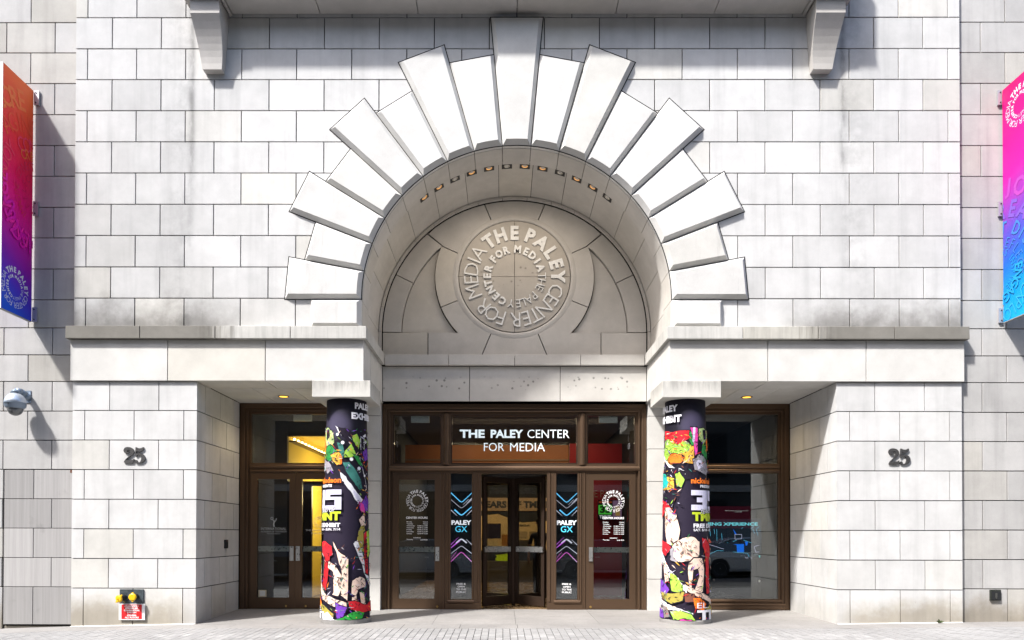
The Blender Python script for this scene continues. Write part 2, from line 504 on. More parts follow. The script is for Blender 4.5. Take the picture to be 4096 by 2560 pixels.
# bedding under the pavers
sidewalk = G().sheet([[(x, y, zg(max(-14, min(14, x)), y) - 0.012) for x in (-40, -14, -8.1, -7, -5, -2.5, 0, 2.5, 5, 7, 8.2, 14, 40)] for y in (-4.70, -3, -1, -0.5, 0.0, 0.6, 1.2, 1.8, 2.1)]).to('sidewalk', M_MORT)
sidewalk['kind'] = 'structure'
def flag(name, x0, x1, y0, y1, mat, j=0.003, dz=0.0):
    z = [zg(x, y) + dz for x, y in ((x0, y0), (x1, y0), (x1, y1), (x0, y1))]
    q = [(x0 + j, y0 + j), (x1 - j, y0 + j), (x1 - j, y1 - j), (x0 + j, y1 - j)]
    vs = [(a, b, c) for (a, b), c in zip(q, z)] + [(a, b, c - 0.03) for (a, b), c in zip(q, z)]
    return vs, [(0, 1, 2, 3), (0, 4, 5, 1), (1, 5, 6, 2), (2, 6, 7, 3), (3, 7, 4, 0)]
sx = [-13.2 + 0.88 * i + 0.02 for i in range(31)]
for i in range(30):
    mk('granite_slab', *flag('s', sx[i], sx[i + 1], -0.53, -0.045, M_SLAB), M_SLAB, sidewalk)
rx = [-5.05, -3.96, -2.64, -1.32, 0.0, 1.32, 2.64, 3.96, 5.05]
ry = [-0.045, 0.93, 2.0]
for i in range(8):
    for j in range(2):
        mk('granite_slab', *flag('s', rx[i], rx[i + 1], ry[j], ry[j + 1], M_SLAB, 0.002), M_SLAB, sidewalk)
for s_ in (-1, 1):
    for i in range(3):
        a, b = s_ * (5.05 + i * 1.6), s_ * (5.05 + (i + 1) * 1.6)
        mk('granite_slab', *flag('s', min(a, b), max(a, b), -0.045, 0.12, M_SLAB), M_SLAB, sidewalk)
PW, PL = 0.102, 0.204
stuff = G(); nsingle = 0
rows = [(-0.53 - PL * (k + 1), k) for k in range(20)]
for y0, k in rows:
    n_ = 0
    for i in range(-86, 86):
        x0 = i * PW
        off = (PL / 2 if i % 2 else 0) + random.uniform(-.004, .004)
        ya0, ya1 = y0 + off, y0 + PL + off
        if k == 0 and i % 2: ya1 = min(ya1, -0.53)
        if ya1 > -0.53: ya1 = -0.53
        dz = random.uniform(-0.0015, 0.0015)
        vs, fs = flag('p', x0, x0 + PW, ya0, ya1, M_PAVE, 0.0042, dz)
        if k in (3, 4, 5) and -50 <= i < 50:
            mk('paver', vs, fs, M_PAVE, sidewalk)
        else: stuff.add(vs, fs)
o = stuff.to('paver_field', M_PAVE, sidewalk, fix=False); o['kind'] = 'stuff'

# ------------------------------------------------------------------ big stone blocks of the wall round the arch
CZ, RA = 3.70, 2.45                # arch centre height, radius
HW = 7.012
def xc(z, r): 
    d = r * r - (z - CZ) ** 2
    return math.sqrt(d) if z > CZ and d > 0 else (r if z <= CZ else 0.0)
wall = thing('stone_wall', 'tall pale limestone block wall around the big entrance arch', 'wall', (0, 0, 3.25))
CUT = 2.95
rowz = [9.18, 8.687, 8.19, 7.692, 7.199, 6.703, 6.206, 5.709, 5.210, 4.713, 4.213, 3.717, 3.245]
XA = [1.310, 2.184, 3.056, 3.930, 4.800, 5.648, 6.427, HW]
XB = [0.8735, 1.747, 2.620, 3.494, 4.367, 5.259, 6.040, 6.820, HW]
def clipped(x0, x1, z0, z1, s):
    """block outline x0..x1 (positive side) with the arch cut away; s = side"""
    zsn = [z0 + (z1 - z0) * t / 5 for t in range(6)]
    inner = [(max(x0, xc(z, CUT) if z < CZ + CUT else 0), z) for z in zsn]
    if all(q[0] <= x0 + 1e-6 for q in inner): pts = rect(x0, x1, z0, z1)
    else:
        inner = [q for q in inner if q[0] < x1 - 0.03]
        if len(inner) < 2: return None
        pts = [(x1, inner[0][1]), (x1, inner[-1][1])] + list(reversed(inner))
    if s < 0: pts = [(-x, z) for x, z in reversed(pts)]
    return pts
for r_ in range(len(rowz) - 1):
    z1, z0 = rowz[r_], rowz[r_ + 1]
    xs = XB if r_ % 2 == 1 else XA
    # rows between 8.19 and 7.692 are 'A'; keep that phase
    xs = XA if r_ % 2 == 0 else XB
    row = []
    if z1 > CZ + CUT - 0.05:
        row.append((-xs[0], xs[0], 0) if xs is XA else None)
        if xs is XB: row = [(0.0, xs[0], 1), (0.0, xs[0], -1)]
        elif xs is XA: row = [(-0.437, 0.437, 0), (0.437, 1.31, 1), (0.437, 1.31, -1)]
    else:
        row = [(0.0, xs[0], 1), (0.0, xs[0], -1)]
    for a, b in zip(xs, xs[1:]): row += [(a, b, 1), (a, b, -1)]
    for a, b, s in row:
        if s == 0: pts = rect(a, b, z0, z1)
        else: pts = clipped(a, b, z0, z1, s)
        if pts is None: continue
        pts = offset(pts, 0.0075)
        dy = random.uniform(-0.0015, 0.0015)
        G().prism(pts, dy, 0.10, 0.003 if len(pts) == 4 else 0.0).to('stone_block', M_WALL, wall)
# joint filling, set back
g = G()
for s in (1, -1):
    for a, b in zip(rowz, rowz[1:]):
        p = clipped(0.0, HW - 0.004, b, a, s)
        if p: g.prism(p, 0.03, 0.09)
g.to('mortar', M_MORT, wall)

# set-back side walls
WZ = [9.15, 8.66, 8.168, 7.68, 7.186, 6.686, 6.19, 5.696, 5.198, 4.707, 4.21, 3.716, 3.267, 2.835, 2.41, 1.937, 1.474, 1.008, 0.54, 0.073, -0.395, -0.858, -1.85]
WY = 0.08
def wing(s, label, hole):
    w = thing('stone_wall', label, 'wall', (s * 8.6, WY, -1.5))
    for k in range(len(WZ) - 1):
        z1, z0 = WZ[k], WZ[k + 1]
        b0 = 7.777 if k % 2 == 1 else 7.388
        xs = [6.9] + [b0 + 0.777 * i for i in range(5)]
        xs[-1] = min(xs[-1], 10.9)
        for a, b in zip(xs, xs[1:]):
            if hole and z1 < 1.05:
                if b < 8.2: continue
                a = max(a, 8.152)
                if b - a < 0.03: continue
            x0, x1 = (a, b) if s > 0 else (-b, -a)
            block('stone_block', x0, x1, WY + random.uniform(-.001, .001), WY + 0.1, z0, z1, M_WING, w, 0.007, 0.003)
    if hole:
        G().box(-10.5, -6.9, WY + 0.03, WY + 0.09, 1.008, 9.15).box(-10.5, -8.15, WY + 0.03, WY + .09, -1.9, 1.008).to('mortar', M_MORT, w)
        for x0, x1 in ((-8.15, -7.02),):
            block('stone_block', x0, x1, WY + 0.03, WY + 0.12, -1.85, -1.475, M_WING, w, 0.004, 0.003)
    else:
        box('mortar', 6.9, 10.5, WY + 0.03, WY + 0.09, -1.9, 9.15, M_MORT, w)
    return w
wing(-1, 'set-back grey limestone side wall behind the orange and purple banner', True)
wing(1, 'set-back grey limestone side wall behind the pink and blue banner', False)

# concealed service door in the side wall, faced with greyer stone
k_ = NT('streaked_grey_stone')
f_ = k_.m('MULTIPLY', k_.ss(k_.noise(1.0, 5, 0.75, stretch=(30, 30, 0.5)), 0.3, 0.7, 0.84, 1.07), k_.ss(k_.rnd(), 0, 1, 0.80, 1.06))
d_ = k_.ss(k_.noise(2.3, 4, 0.6, seed=14), 0.6, 0.78, 1.0, 0.62)  # unseen boxes added to keep sky light out from behind
k_.link(k_.scale((0.335, 0.325, 0.318), k_.m('MULTIPLY', f_, d_)), k_.p.inputs['Base Color'])
k_.p.inputs['Roughness'].default_value = 0.8  # added slab out of view, stops light leaking through the joints
M_STREAK = k_.mat
ad = thing('service_door', 'concealed service door faced with streaky grey stone panels under the dome camera', 'door', (-7.6, WY, -1.45))
PZ = [1.003, 0.54, 0.073, -0.395, -0.858, -1.457]
for k in range(5):
    xs = [-8.138, -7.665 if k % 2 == 0 else -7.377, -7.022]
    for a, b in zip(xs, xs[1:]):
        block('stone_panel', a, b, WY - 0.006, WY + 0.05, PZ[k + 1], PZ[k], M_STREAK, ad, 0.005, 0.003)
box('door_core', -8.12, -7.03, WY + 0.012, WY + 0.10, -1.455, 0.99, M_MORT, ad)
box('hinge', -7.085, -7.052, WY - 0.012, WY - 0.008, 0.955, 1.0, plain('rusty_iron', (0.12, 0.05, 0.03), 0.9), ad)

# ------------------------------------------------------------------ piers at both ends of the entrance
LZ = [2.397, 1.937, 1.469, 1.001, 0.533, 0.065, -0.403, -0.870, -1.60]
def pier(s, label):
    p = thing('stone_pier', label, 'pier', (s * 6.0, 0.3, -1.45))
    def bl(x0, x1, y0, y1, z0, z1):
        a, b = (x0, x1) if s > 0 else (-x1, -x0)
        j = 0.007
        ax, bx = a, b
        a_, b_ = a + (j if a > -HW + .01 else 0), b - (j if b < HW - .01 else 0)
        G().box(a_, b_, y0, y1, z0 + j, z1 - j).to('stone_block', M_PIER, p)
    for k in range(8):
        z1, z0 = LZ[k], LZ[k + 1]
        if k % 2 == 0:
            for a, b in ((5.648, 6.427), (6.427, HW)): bl(a, b, 0, 0.12, z0, z1)
            cx, cy, ys = 5.648, 0.326, (0.326, 0.954, 1.595, 1.86)
        else:
            for a, b in ((5.251, 6.038), (6.038, 6.820), (6.820, HW)): bl(a, b, 0, 0.12, z0, z1)
            cx, cy, ys = 5.251, 0.62, (0.62, 1.245, 1.86)
        # corner stone turns from the front into the recess
        j = 0.007
        q = [(5.045, 0.0), (cx - j, 0.0), (cx - j, 0.12), (5.145, 0.12), (5.145, cy - j), (5.045, cy - j)]
        vs = [(s * x, y, z) for z in (z0 + j, z1 - j) for x, y in q]
        n = 6
        G().add(vs, [tuple(range(n)), tuple(range(n, 2 * n))] + [(i, (i + 1) % n, n + (i + 1) % n, n + i) for i in range(n)]).to('stone_block', M_PIER, p)
        for a, b in zip(ys, ys[1:]):
            x0, x1 = (5.045, 5.145) if s > 0 else (-5.145, -5.045)
            G().box(x0, x1, a + j, b - j, z0 + j, z1 - j).to('stone_block', M_PIER, p)
    x0, x1 = (5.075, HW - .012) if s > 0 else (-HW + .012, -5.075)
    box('mortar', x0, x1, 0.03, 1.90, -1.62, 2.39, M_MORT, p)
    # bead of sealant along the pavement
    g = G()
    for i in range(8):
        a = 5.05 + i * (HW - 5.05) / 8; b = 5.05 + (i + 1) * (HW - 5.05) / 8
        A, B = s * a, s * b
        g.add([(A, 0, zg(A, 0) + .012), (B, 0, zg(B, 0) + .012), (B, -.018, zg(B, 0) + .001), (A, -.018, zg(A, 0) + .001)], [(0, 1, 2, 3)])
    g.to('sealant_bead', M_SEAL, p, fix=False)
    return p
pier(-1, 'limestone pier carrying the numeral 25 above the red standpipe sign')
pier(1, 'limestone pier carrying the numeral 25 beside the dark shop window')

# ------------------------------------------------------------------ lintels, ledges, beam over the doors
side_name = {-1: 'over the double doors', 1: 'over the dark shop window'}
for s in (-1, 1):
    def sx_(a, b): return (a, b) if s > 0 else (-b, -a)
    L = thing('stone_lintel', 'long white limestone lintel ' + side_name[s], 'lintel', (s * 4.7, 0.2, 2.40), 'lintels either side of the arch')
    j = 0.006
    for a, b in ((2.405, 3.953), (3.953, 5.494), (5.494, 7.03)):
        x0, x1 = sx_(a, b)
        G().prism(rect(x0 + (j if abs(x0) > 2.41 and abs(x0) < 7 else 0), x1 - (j if abs(x1) > 2.41 and abs(x1) < 7 else 0), 2.402, 3.042), -0.042, 0.565, 0.003).to('lintel_stone', M_LINT, L)
    x0, x1 = sx_(2.405, 2.85)
    box('lintel_stone', x0, x1, 0.578, 1.745, 2.402, 3.042, M_LINT, L)
    C = thing('stone_ledge', 'projecting stained limestone ledge ' + side_name[s], 'ledge', (s * 4.7, 0.0, 3.05), 'ledges either side of the arch')
    e = [2.352, 3.538, 4.717, 5.898, 7.065]
    for a, b in zip(e, e[1:]):
        x0, x1 = sx_(a, b)
        G().prism(rect(x0 + (0.005 if 2.4 < abs(x0) < 7 else 0), x1 - (0.005 if 2.4 < abs(x1) < 7 else 0), 3.050, 3.2445), -0.122, 0.095, 0.004).to('ledge_stone', M_LEDGE, C)
    x0, x1 = sx_(2.352, 2.60)
    for a, b in ((0.098, 0.67), (0.68, 1.645)):
        box('ledge_stone', x0, x1, a, b, 3.050, 3.2445, M_LEDGE, C)
    # soffit of the recess
    S_ = thing('recess_ceiling', 'pale stone panelled ceiling ' + side_name[s].replace('over', 'above'), 'ceiling', (s * 3.7, 1.2, 2.42), 'stone ceilings of the entrance recess')
    c = [2.41, 3.05, 3.705, 4.365, 5.045]
    for a, b in zip(c, c[1:]):
        x0, x1 = sx_(a, b)
        box('ceiling_panel', x0 + .004, x1 - .004, 0.572, 1.90, 2.401, 2.46, M_LINT, S_)
    x0, x1 = sx_(2.41, 5.3)
    box('ceiling_core', x0, x1, 0.57, 2.0, 2.462, 2.9, M_MORT, S_)
    D_ = thing('recessed_downlight', 'round amber downlight in the stone ceiling ' + side_name[s].replace('over', 'above'), 'downlight', (s * 4.05, 1.245, 2.40), 'amber ceiling downlights')
    G().lathe((s * 4.05, 1.245, 2.40), [(0.075, 0.0), (0.098, -0.002), (0.10, -0.006), (0.075, -0.008), (0.073, 0.0)], 28).to('trim_ring', M_BRONZE, D_, True)
    G().lathe((s * 4.05, 1.245, 2.395), [(0.0, 0.0), (0.04, 0.001), (0.074, 0.0)], 28).to('lamp', plain('amber_lamp', (0.6, 0.3, 0.05), 0.5, emit=(1.0, 0.52, 0.06), es=1.15), D_, True)

B = thing('stone_beam', 'limestone beam with small drilled stains above the middle doors', 'beam', (0, 1.8, 2.41))
for a, b in ((-2.40, -0.817), (-0.817, 0.831), (0.831, 2.40)):
    block('beam_stone', a, b, 1.735, 2.05, 2.405, 3.045, M_BEAM, B, 0.005)
box('mortar', -2.42, 2.42, 1.75, 2.06, 2.41, 3.2, M_MORT, B)
LB = thing('stone_ledge', 'narrow limestone ledge between the logo roundel and the middle doors', 'ledge', (0, 1.75, 3.05))
for a, b in ((-2.352, -1.193), (-1.193, 0.0), (0.0, 1.193), (1.193, 2.352)):
    block('ledge_stone', a, b, 1.655, 1.95, 3.050, 3.2445, M_BEAM, LB, 0.004)

# ------------------------------------------------------------------ the arch
arch = thing('stone_arch', 'fan-shaped limestone arch of alternating long and short wedges', 'arch', (0, 0, 3.25))
HA = pi / 34
RI = [3.646, 3.394, 3.843, 3.54, 3.99, 3.69, 4.193, 3.894, 4.49, 3.894, 4.193, 3.69, 3.99, 3.54, 3.843, 3.394, 3.646]
def pol(r, t): return (r * math.cos(t), CZ + r * math.sin(t))
for i in range(17):
    am = pi - (2 * i + 1) * HA
    ro_ = RI[i] / math.cos(HA)
    n = 6
    inner = [pol(RA, am - HA + 2 * HA * t / n) for t in range(n + 1)]       # from the lower angle up
    pts = [pol(ro_, am - HA), pol(ro_, am + HA)] + list(reversed(inner))
    # counter-clockwise seen from -Y (x right, z up)
    base = offset(pts, 0.0055)
    if i == 8: base = [(x, min(z, 8.188)) for x, z in base]
    face = offset(base, 0.058)
    m_ = len(base)
    gap = offset(base, -0.016)
    G().add([(x, -0.0025, z) for x, z in gap], [tuple(range(m_))]).to('shadow_joint', M_MORT, arch)
    vs = [(x, -0.085, z) for x, z in face] + [(x, -0.004, z) for x, z in base] + [(x, 0.09, z) for x, z in base]
    fs = [tuple(range(m_))] + [(q * m_ + (a + 1) % m_, q * m_ + a, (q + 1) * m_ + a, (q + 1) * m_ + (a + 1) % m_) for q in range(2) for a in range(m_)]
    G().add(vs, fs).to('voussoir', M_WEDGE, arch)
for s in (-1, 1):
    x0, x1 = (2.45, 3.252) if s > 0 else (-3.252, -2.45)
    base = rect(x0 + .004, x1 - .004, 3.248, CZ - 0.007)
    face = offset(base, 0.055)
    vs = [(x, -0.085, z) for x, z in face] + [(x, -0.004, z) for x, z in base] + [(x, 0.09, z) for x, z in base]
    G().add(vs, [(0, 1, 2, 3)] + [(q * 4 + (a + 1) % 4, q * 4 + a, (q + 1) * 4 + a, (q + 1) * 4 + (a + 1) % 4) for q in range(2) for a in range(4)]).to('springer', M_WEDGE, arch)
R2 = 2.492
def curved(name, r, t0, t1, y0, y1, th, mat, parent, n=5, j=0.0045):  # wall kept pale to bounce light into the recess
    j_ = j / r
    t0, t1 = t0 + j_, t1 - j_  # storey added in a dark tone so the door glass mirrors dark
    vs = []
    for y in (y0, y1):
        for rr in (r, r + th):
            for i in range(n + 1):
                x, z = pol(rr, t0 + (t1 - t0) * i / n)
                vs.append((x, y, z))
    k = n + 1
    fs = []
    for i in range(n):
        fs += [(i, i + 1, 2 * k + i + 1, 2 * k + i), (k + i, k + i + 1, 3 * k + i + 1, 3 * k + i), (i, i + 1, k + i + 1, k + i), (2 * k + i, 2 * k + i + 1, 3 * k + i + 1, 3 * k + i)]
    fs += [(0, k, 3 * k, 2 * k), (n, k + n, 3 * k + n, 2 * k + n)]
    return G().add(vs, fs).to(name, mat, parent)
for i in range(17):
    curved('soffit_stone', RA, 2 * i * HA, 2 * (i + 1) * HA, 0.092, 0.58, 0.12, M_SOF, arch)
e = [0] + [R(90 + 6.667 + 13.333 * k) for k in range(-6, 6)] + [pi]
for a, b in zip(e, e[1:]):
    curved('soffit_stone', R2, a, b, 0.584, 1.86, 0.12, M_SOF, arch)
for s in (-1, 1):
    for r_, y0, y1 in ((RA, 0.092, 0.58), (R2, 0.584, 1.87)):
        x0, x1 = (r_, r_ + .12) if s > 0 else (-r_ - .12, -r_)
        box('jamb_stone', x0, x1, y0, y1, 3.246, CZ - 0.005, M_SOF, arch)
# dark lining behind the joints
g = G()
n = 40
for a, b in ((R2 + 0.015, R2 + 0.03),):
    g.sheet([[(pol(a, pi * i / n)[0], y, pol(a, pi * i / n)[1]) for i in range(n + 1)] for y in (0.02, 1.9)])
for s in (-1, 1): g.sheet([[(s * (R2 + .015), y, z) for y in (0.02, 1.9)] for z in (3.24, CZ)])
g.to('joint_lining', M_MORT, arch, fix=False)
# downlights let into the arch
amber = plain('copper_reflector', (0.75, 0.42, 0.18), 0.28, 0.9, emit=(1, .5, .15), es=0.18)  # faint emission put in for the lamp's glow on the copper
silver = plain('silver_reflector', (0.55, 0.52, 0.45), 0.3, 0.9, noise=0.2, nscale=40)
LAMP_ON = plain('lamp_lit', (0.5, 0.42, 0.3), 0.3, emit=(1, .62, .25), es=1.6); LAMP_OFF = plain('lamp_unlit', (0.5, 0.45, 0.38), 0.3)
FIRST = ['lowest', 'second', 'third', 'fourth', 'fifth', 'topmost']
lit = [1, 1, 0, 1, 1, 0]
for k in range(12):
    da = -38.2 + 6.945 * k
    t = R(90 - da)
    side = 'on the side of the double doors' if da < 0 else 'on the side of the dark shop window'
    idx = k if k < 6 else 11 - k
    o = thing('arch_downlight', 'square black downlight under the arch, %s %s' % (FIRST[idx], side), 'downlight', (*[pol(R2, t)[0]], 0.70, pol(R2, t)[1]), 'square downlights under the arch')
    c, sn = math.cos(t), math.sin(t)
    def P(u, y, d):   # u along the curve, y depth, d below the soffit
        rr = R2 - d
        return (rr * c - u * sn, 0.705 + y, CZ + rr * sn + u * c)
    h = 0.086
    vs = [P(u, y, 0.012) for u, y in ((-h, -h), (h, -h), (h, h), (-h, h))] + [P(u, y, -0.02) for u, y in ((-h, -h), (h, -h), (h, h), (-h, h))]
    ring = [P(0.052 * math.cos(a), 0.052 * math.sin(a), 0.012) for a in [2 * pi * i / 20 for i in range(20)]]
    ring2 = [P(0.022 * math.cos(a), 0.022 * math.sin(a), -0.012) for a in [2 * pi * i / 20 for i in range(20)]]
    g = G(); 
    # square frame with a round hole
    b0 = len(g.v)
    sq = []
    for i in range(20):
        a = 2 * pi * i / 20
        m_ = max(abs(math.cos(a)), abs(math.sin(a)))
        sq.append(P(h * math.cos(a) / m_, h * math.sin(a) / m_, 0.012))
    g.add(sq + ring, [(i, (i + 1) % 20, 20 + (i + 1) % 20, 20 + i) for i in range(20)])
    g.add(vs, [(0, 4, 5, 1), (1, 5, 6, 2), (2, 6, 7, 3), (3, 7, 4, 0)])
    g.to('frame', M_BLACK, o)
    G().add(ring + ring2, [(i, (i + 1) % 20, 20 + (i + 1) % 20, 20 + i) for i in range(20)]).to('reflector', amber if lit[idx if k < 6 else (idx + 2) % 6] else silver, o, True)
    G().add([P(0.028 * math.cos(a), 0.028 * math.sin(a), -0.006) for a in [2 * pi * i / 12 for i in range(12)]], [tuple(range(12))]).to('lamp', LAMP_ON if lit[idx if k < 6 else (idx + 2) % 6] else LAMP_OFF, o)

def spot(name, loc, d, e_, col, size=R(130), blend=0.8, r_=0.03):
    l = bpy.data.lights.new(name, 'SPOT'); l.energy = e_; l.color = col; l.spot_size = size; l.spot_blend = blend; l.shadow_soft_size = r_
    o = bpy.data.objects.new(name, l); o.location = loc; o.rotation_euler = Vector(d).to_track_quat('-Z', 'Y').to_euler(); COL.objects.link(o); return o
for k in range(12):
    t = R(90 + 38.2 - 6.945 * k)
    spot('arch_lamp', (*[pol(R2 - .03, t)[0]], 0.705, pol(R2 - .03, t)[1]), (-math.cos(t), 0.0, -math.sin(t)), ARCH_W, (1, .87, .73), R(176), 1.0)
for s in (-1, 1): spot('recess_lamp', (s * 4.05, 1.245, 2.37), (0, 0, -1), RECESS_W, (1, .78, .5), R(150))

# ------------------------------------------------------------------ the tympanum inside the arch
TY = 1.86
ty = thing('tympanum', 'recessed half-round stone wall inside the arch with a central roundel', 'tympanum', (0, TY, 3.25))
DC = 4.722; DR = 1.022; PR = 1.466
TR = 2.424; BR = 2.075
def arc(c, r, a0, a1, n=12): return [(r * math.cos(R(a0 + (a1 - a0) * i / n)), c + r * math.sin(R(a0 + (a1 - a0) * i / n))) for i in range(n + 1)]
def tpiece(name, pts, y0, y1, mat, parent, d=0.0085):
    p = offset(pts, d) if d else list(pts)
    n = len(p)
    tri = geometry.tessellate_polygon([[Vector((q[0], q[1], 0)) for q in p]])
    vs = [(q[0], y0, q[1]) for q in p] + [(q[0], y1, q[1]) for q in p]
    fs = []
    for t in tri:
        a, b, c = (Vector((*p[i], 0)) for i in t)
        fs.append(tuple(t) if (b - a).cross(c - a).z > 0 else tuple(reversed(t)))
    fs += [tuple(n + i for i in reversed(f)) for f in fs]
    ar = sum(p[i][0] * p[(i + 1) % n][1] - p[(i + 1) % n][0] * p[i][1] for i in range(n))
    for i in range(n):
        j = (i + 1) % n
        fs.append((i, n + i, n + j, j) if ar > 0 else (i, j, n + j, n + i))
    return mk(name, vs, fs, mat, parent)
def mirror(p): return [(-x, z) for x, z in reversed(p)]
def ray_hit(a):      # from the disc centre at angle a to the big arc
    c, s_ = math.cos(R(a)), math.sin(R(a)); dz = DC - CZ
    b = dz * s_
    r = -b + math.sqrt(b * b - (dz * dz - TR * TR))
    x, z = r * c, DC + r * s_
    return math.degrees(math.atan2(z - CZ, x)), r
# disc quarters
for q in range(4):
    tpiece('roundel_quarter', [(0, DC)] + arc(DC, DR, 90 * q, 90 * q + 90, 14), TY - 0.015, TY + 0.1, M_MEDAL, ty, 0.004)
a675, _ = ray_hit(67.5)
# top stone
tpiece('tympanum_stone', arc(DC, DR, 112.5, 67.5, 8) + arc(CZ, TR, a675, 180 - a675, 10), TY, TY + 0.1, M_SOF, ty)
a3 = 49.5; xx = PR * math.cos(R(25)); 
tipx, tipz = 1.315, DC + 0.56            # where the sunk panel comes to its point
jx, jz = pol(TR, R(48.5))
rt_ = arc(DC, DR, 67.5, 22.5, 8) + [(tipx, tipz), (jx, jz)] + arc(CZ, TR, 48.5, a675, 6)
tpiece('tympanum_stone', rt_, TY, TY + 0.1, M_SOF, ty); tpiece('tympanum_stone', mirror(rt_), TY, TY + 0.1, M_SOF, ty)
la = math.degrees(math.atan2(tipz - DC, tipx))
rt_ = arc(DC, DR, 22.5, -22.5, 8) + arc(DC, PR, -22.5, la, 10)
tpiece('tympanum_stone', rt_, TY, TY + 0.1, M_SOF, ty); tpiece('tympanum_stone', mirror(rt_), TY, TY + 0.1, M_SOF, ty)
pb = 3.70                               # bottom edge of the sunk panels
ab = -math.degrees(math.asin((DC - pb) / PR))
dn = math.tan(R(22.5)) * (DC - 3.246)
rt_ = arc(DC, DR, -22.5, -67.5, 8) + [(dn, 3.246), (1.588, 3.246), (1.588, pb)] + arc(DC, PR, ab, -22.5, 8)
tpiece('tympanum_stone', rt_, TY, TY + 0.1, M_SOF, ty); tpiece('tympanum_stone', mirror(rt_), TY, TY + 0.1, M_SOF, ty)
tpiece('tympanum_stone', arc(DC, DR, -67.5, -112.5, 8) + [(-dn, 3.246), (dn, 3.246)], TY, TY + 0.1, M_SOF, ty)
rt_ = rect(1.588, 2.424, 3.246, pb)
tpiece('tympanum_stone', rt_, TY, TY + 0.1, M_SOF, ty); tpiece('tympanum_stone', mirror(rt_), TY, TY + 0.1, M_SOF, ty)
tb = math.degrees(math.asin((tipz - CZ) / BR))
ta = math.degrees(math.atan2(tipz - CZ, tipx))
for a0, a1, e0, e1 in ((0, 26, 0, 26), (26, tb, 26, 48.5)):
    rt_ = arc(CZ, TR, e0, e1, 8) + arc(CZ, BR, a1, a0, 8)
    if a1 == tb: rt_ = arc(CZ, TR, e0, e1, 8) + [(tipx, tipz)] + arc(CZ, BR, a1 - 3, a0, 8)
    tpiece('tympanum_stone', rt_, TY, TY + 0.1, M_SOF, ty); tpiece('tympanum_stone', mirror(rt_), TY, TY + 0.1, M_SOF, ty)
# sunk panels, cut short: the dark core shows as their edge shadow
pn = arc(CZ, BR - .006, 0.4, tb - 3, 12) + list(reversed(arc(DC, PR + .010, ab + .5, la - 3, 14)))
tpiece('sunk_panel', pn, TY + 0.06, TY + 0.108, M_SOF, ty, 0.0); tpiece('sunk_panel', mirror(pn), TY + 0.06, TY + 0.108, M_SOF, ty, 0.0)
# raised rim round the roundel and a thin roll along the arch
g = G()
for i in range(64):
    pass
prof = [(DR + 0.012, 0.0), (DR + 0.016, -0.016), (DR + 0.05, -0.022), (DR + 0.095, -0.008), (DR + 0.115, 0.0)]
G().lathe((0, TY, DC), prof, 72, 'Y').to('roundel_rim', M_SOF, ty, True)
e2 = [R(90 + 5.294 + 10.588 * k) for k in range(-9, 8)]
e2 = [0.0] + [q for q in e2 if 0.05 < q < pi - .05] + [pi]
for a, b in zip(e2, e2[1:]):
    curved('roll_moulding', 2.437, a, b, 1.80, 1.858, 0.042, M_SOF, ty, 4, 0.004)
for s in (-1, 1):
    x0, x1 = (2.437, 2.489) if s > 0 else (-2.489, -2.437)
    box('roll_moulding', x0, x1, 1.80, 1.858, 3.246, CZ - .004, M_SOF, ty)
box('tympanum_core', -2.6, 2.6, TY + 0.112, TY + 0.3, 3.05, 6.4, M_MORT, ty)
# cast letters standing on the roundel
LG = thing('ring_lettering', 'two rings of raised pale grey letters standing on the stone roundel inside the arch', 'lettering', (0, TY - 0.015, DC))
M_LET = plain('grey_letter_metal', (0.74, 0.74, 0.72), 0.6, 0.0, noise=0.12, nscale=20)
for q, f in logo_letters(DR, 0.012):
    G().add([(p[0], TY - 0.0275 - p[2], DC + p[1]) for p in q], f).to('letter', M_LET, LG)

# ------------------------------------------------------------------ canopy and its brackets
can = thing('stone_canopy', 'stone canopy soffit over the top of the arch between two brackets', 'canopy', (0, -0.2, 8.24))
CX = [-4.515, -3.12, -1.565, 0.0, 1.565, 3.12, 4.515]
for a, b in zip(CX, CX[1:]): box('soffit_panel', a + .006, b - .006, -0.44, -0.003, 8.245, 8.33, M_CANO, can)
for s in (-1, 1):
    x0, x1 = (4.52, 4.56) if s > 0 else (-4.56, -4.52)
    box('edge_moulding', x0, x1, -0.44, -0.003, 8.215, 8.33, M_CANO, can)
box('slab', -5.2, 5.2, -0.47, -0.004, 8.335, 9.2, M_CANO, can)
box('front_lip', -5.2, 5.2, -0.485, -0.442, 8.24, 8.334, M_CANO, can)
for s, lab in ((-1, 'carved stone bracket under the canopy end nearest the orange and purple banner'), (1, 'carved stone bracket under the canopy end nearest the pink and blue banner')):
    cb = thing('stone_bracket', lab, 'bracket', (s * 4.79, 0, 7.28), 'brackets under the canopy')
    prof = [(7.28, -0.13, 0.150)]
    for i in range(1, 9):
        t = i / 8
        prof.append((7.28 + 0.72 * t, -0.13 - 0.24 * t ** 1.9, 0.15 + 0.075 * t ** 0.9))
    prof.append((8.238, -0.37, 0.226))
    vs = []
    cxs = [s * (4.785 + 0.03 * (p[0] - 7.28)) for p in prof]
    for (z, y, w), c in zip(prof, cxs):
        vs += [(c - w, y, z), (c + w, y, z), (c + w, -0.003, z), (c - w, -0.003, z)]
    n = len(prof)
    fs = [(0, 1, 2, 3), tuple(4 * (n - 1) + i for i in range(4))]
    for i in range(n - 1):
        for a in range(4): fs.append((4 * i + a, 4 * i + (a + 1) % 4, 4 * i + 4 + (a + 1) % 4, 4 * i + 4 + a))
    G().add(vs, fs).to('bracket_stone', M_CANO, cb)

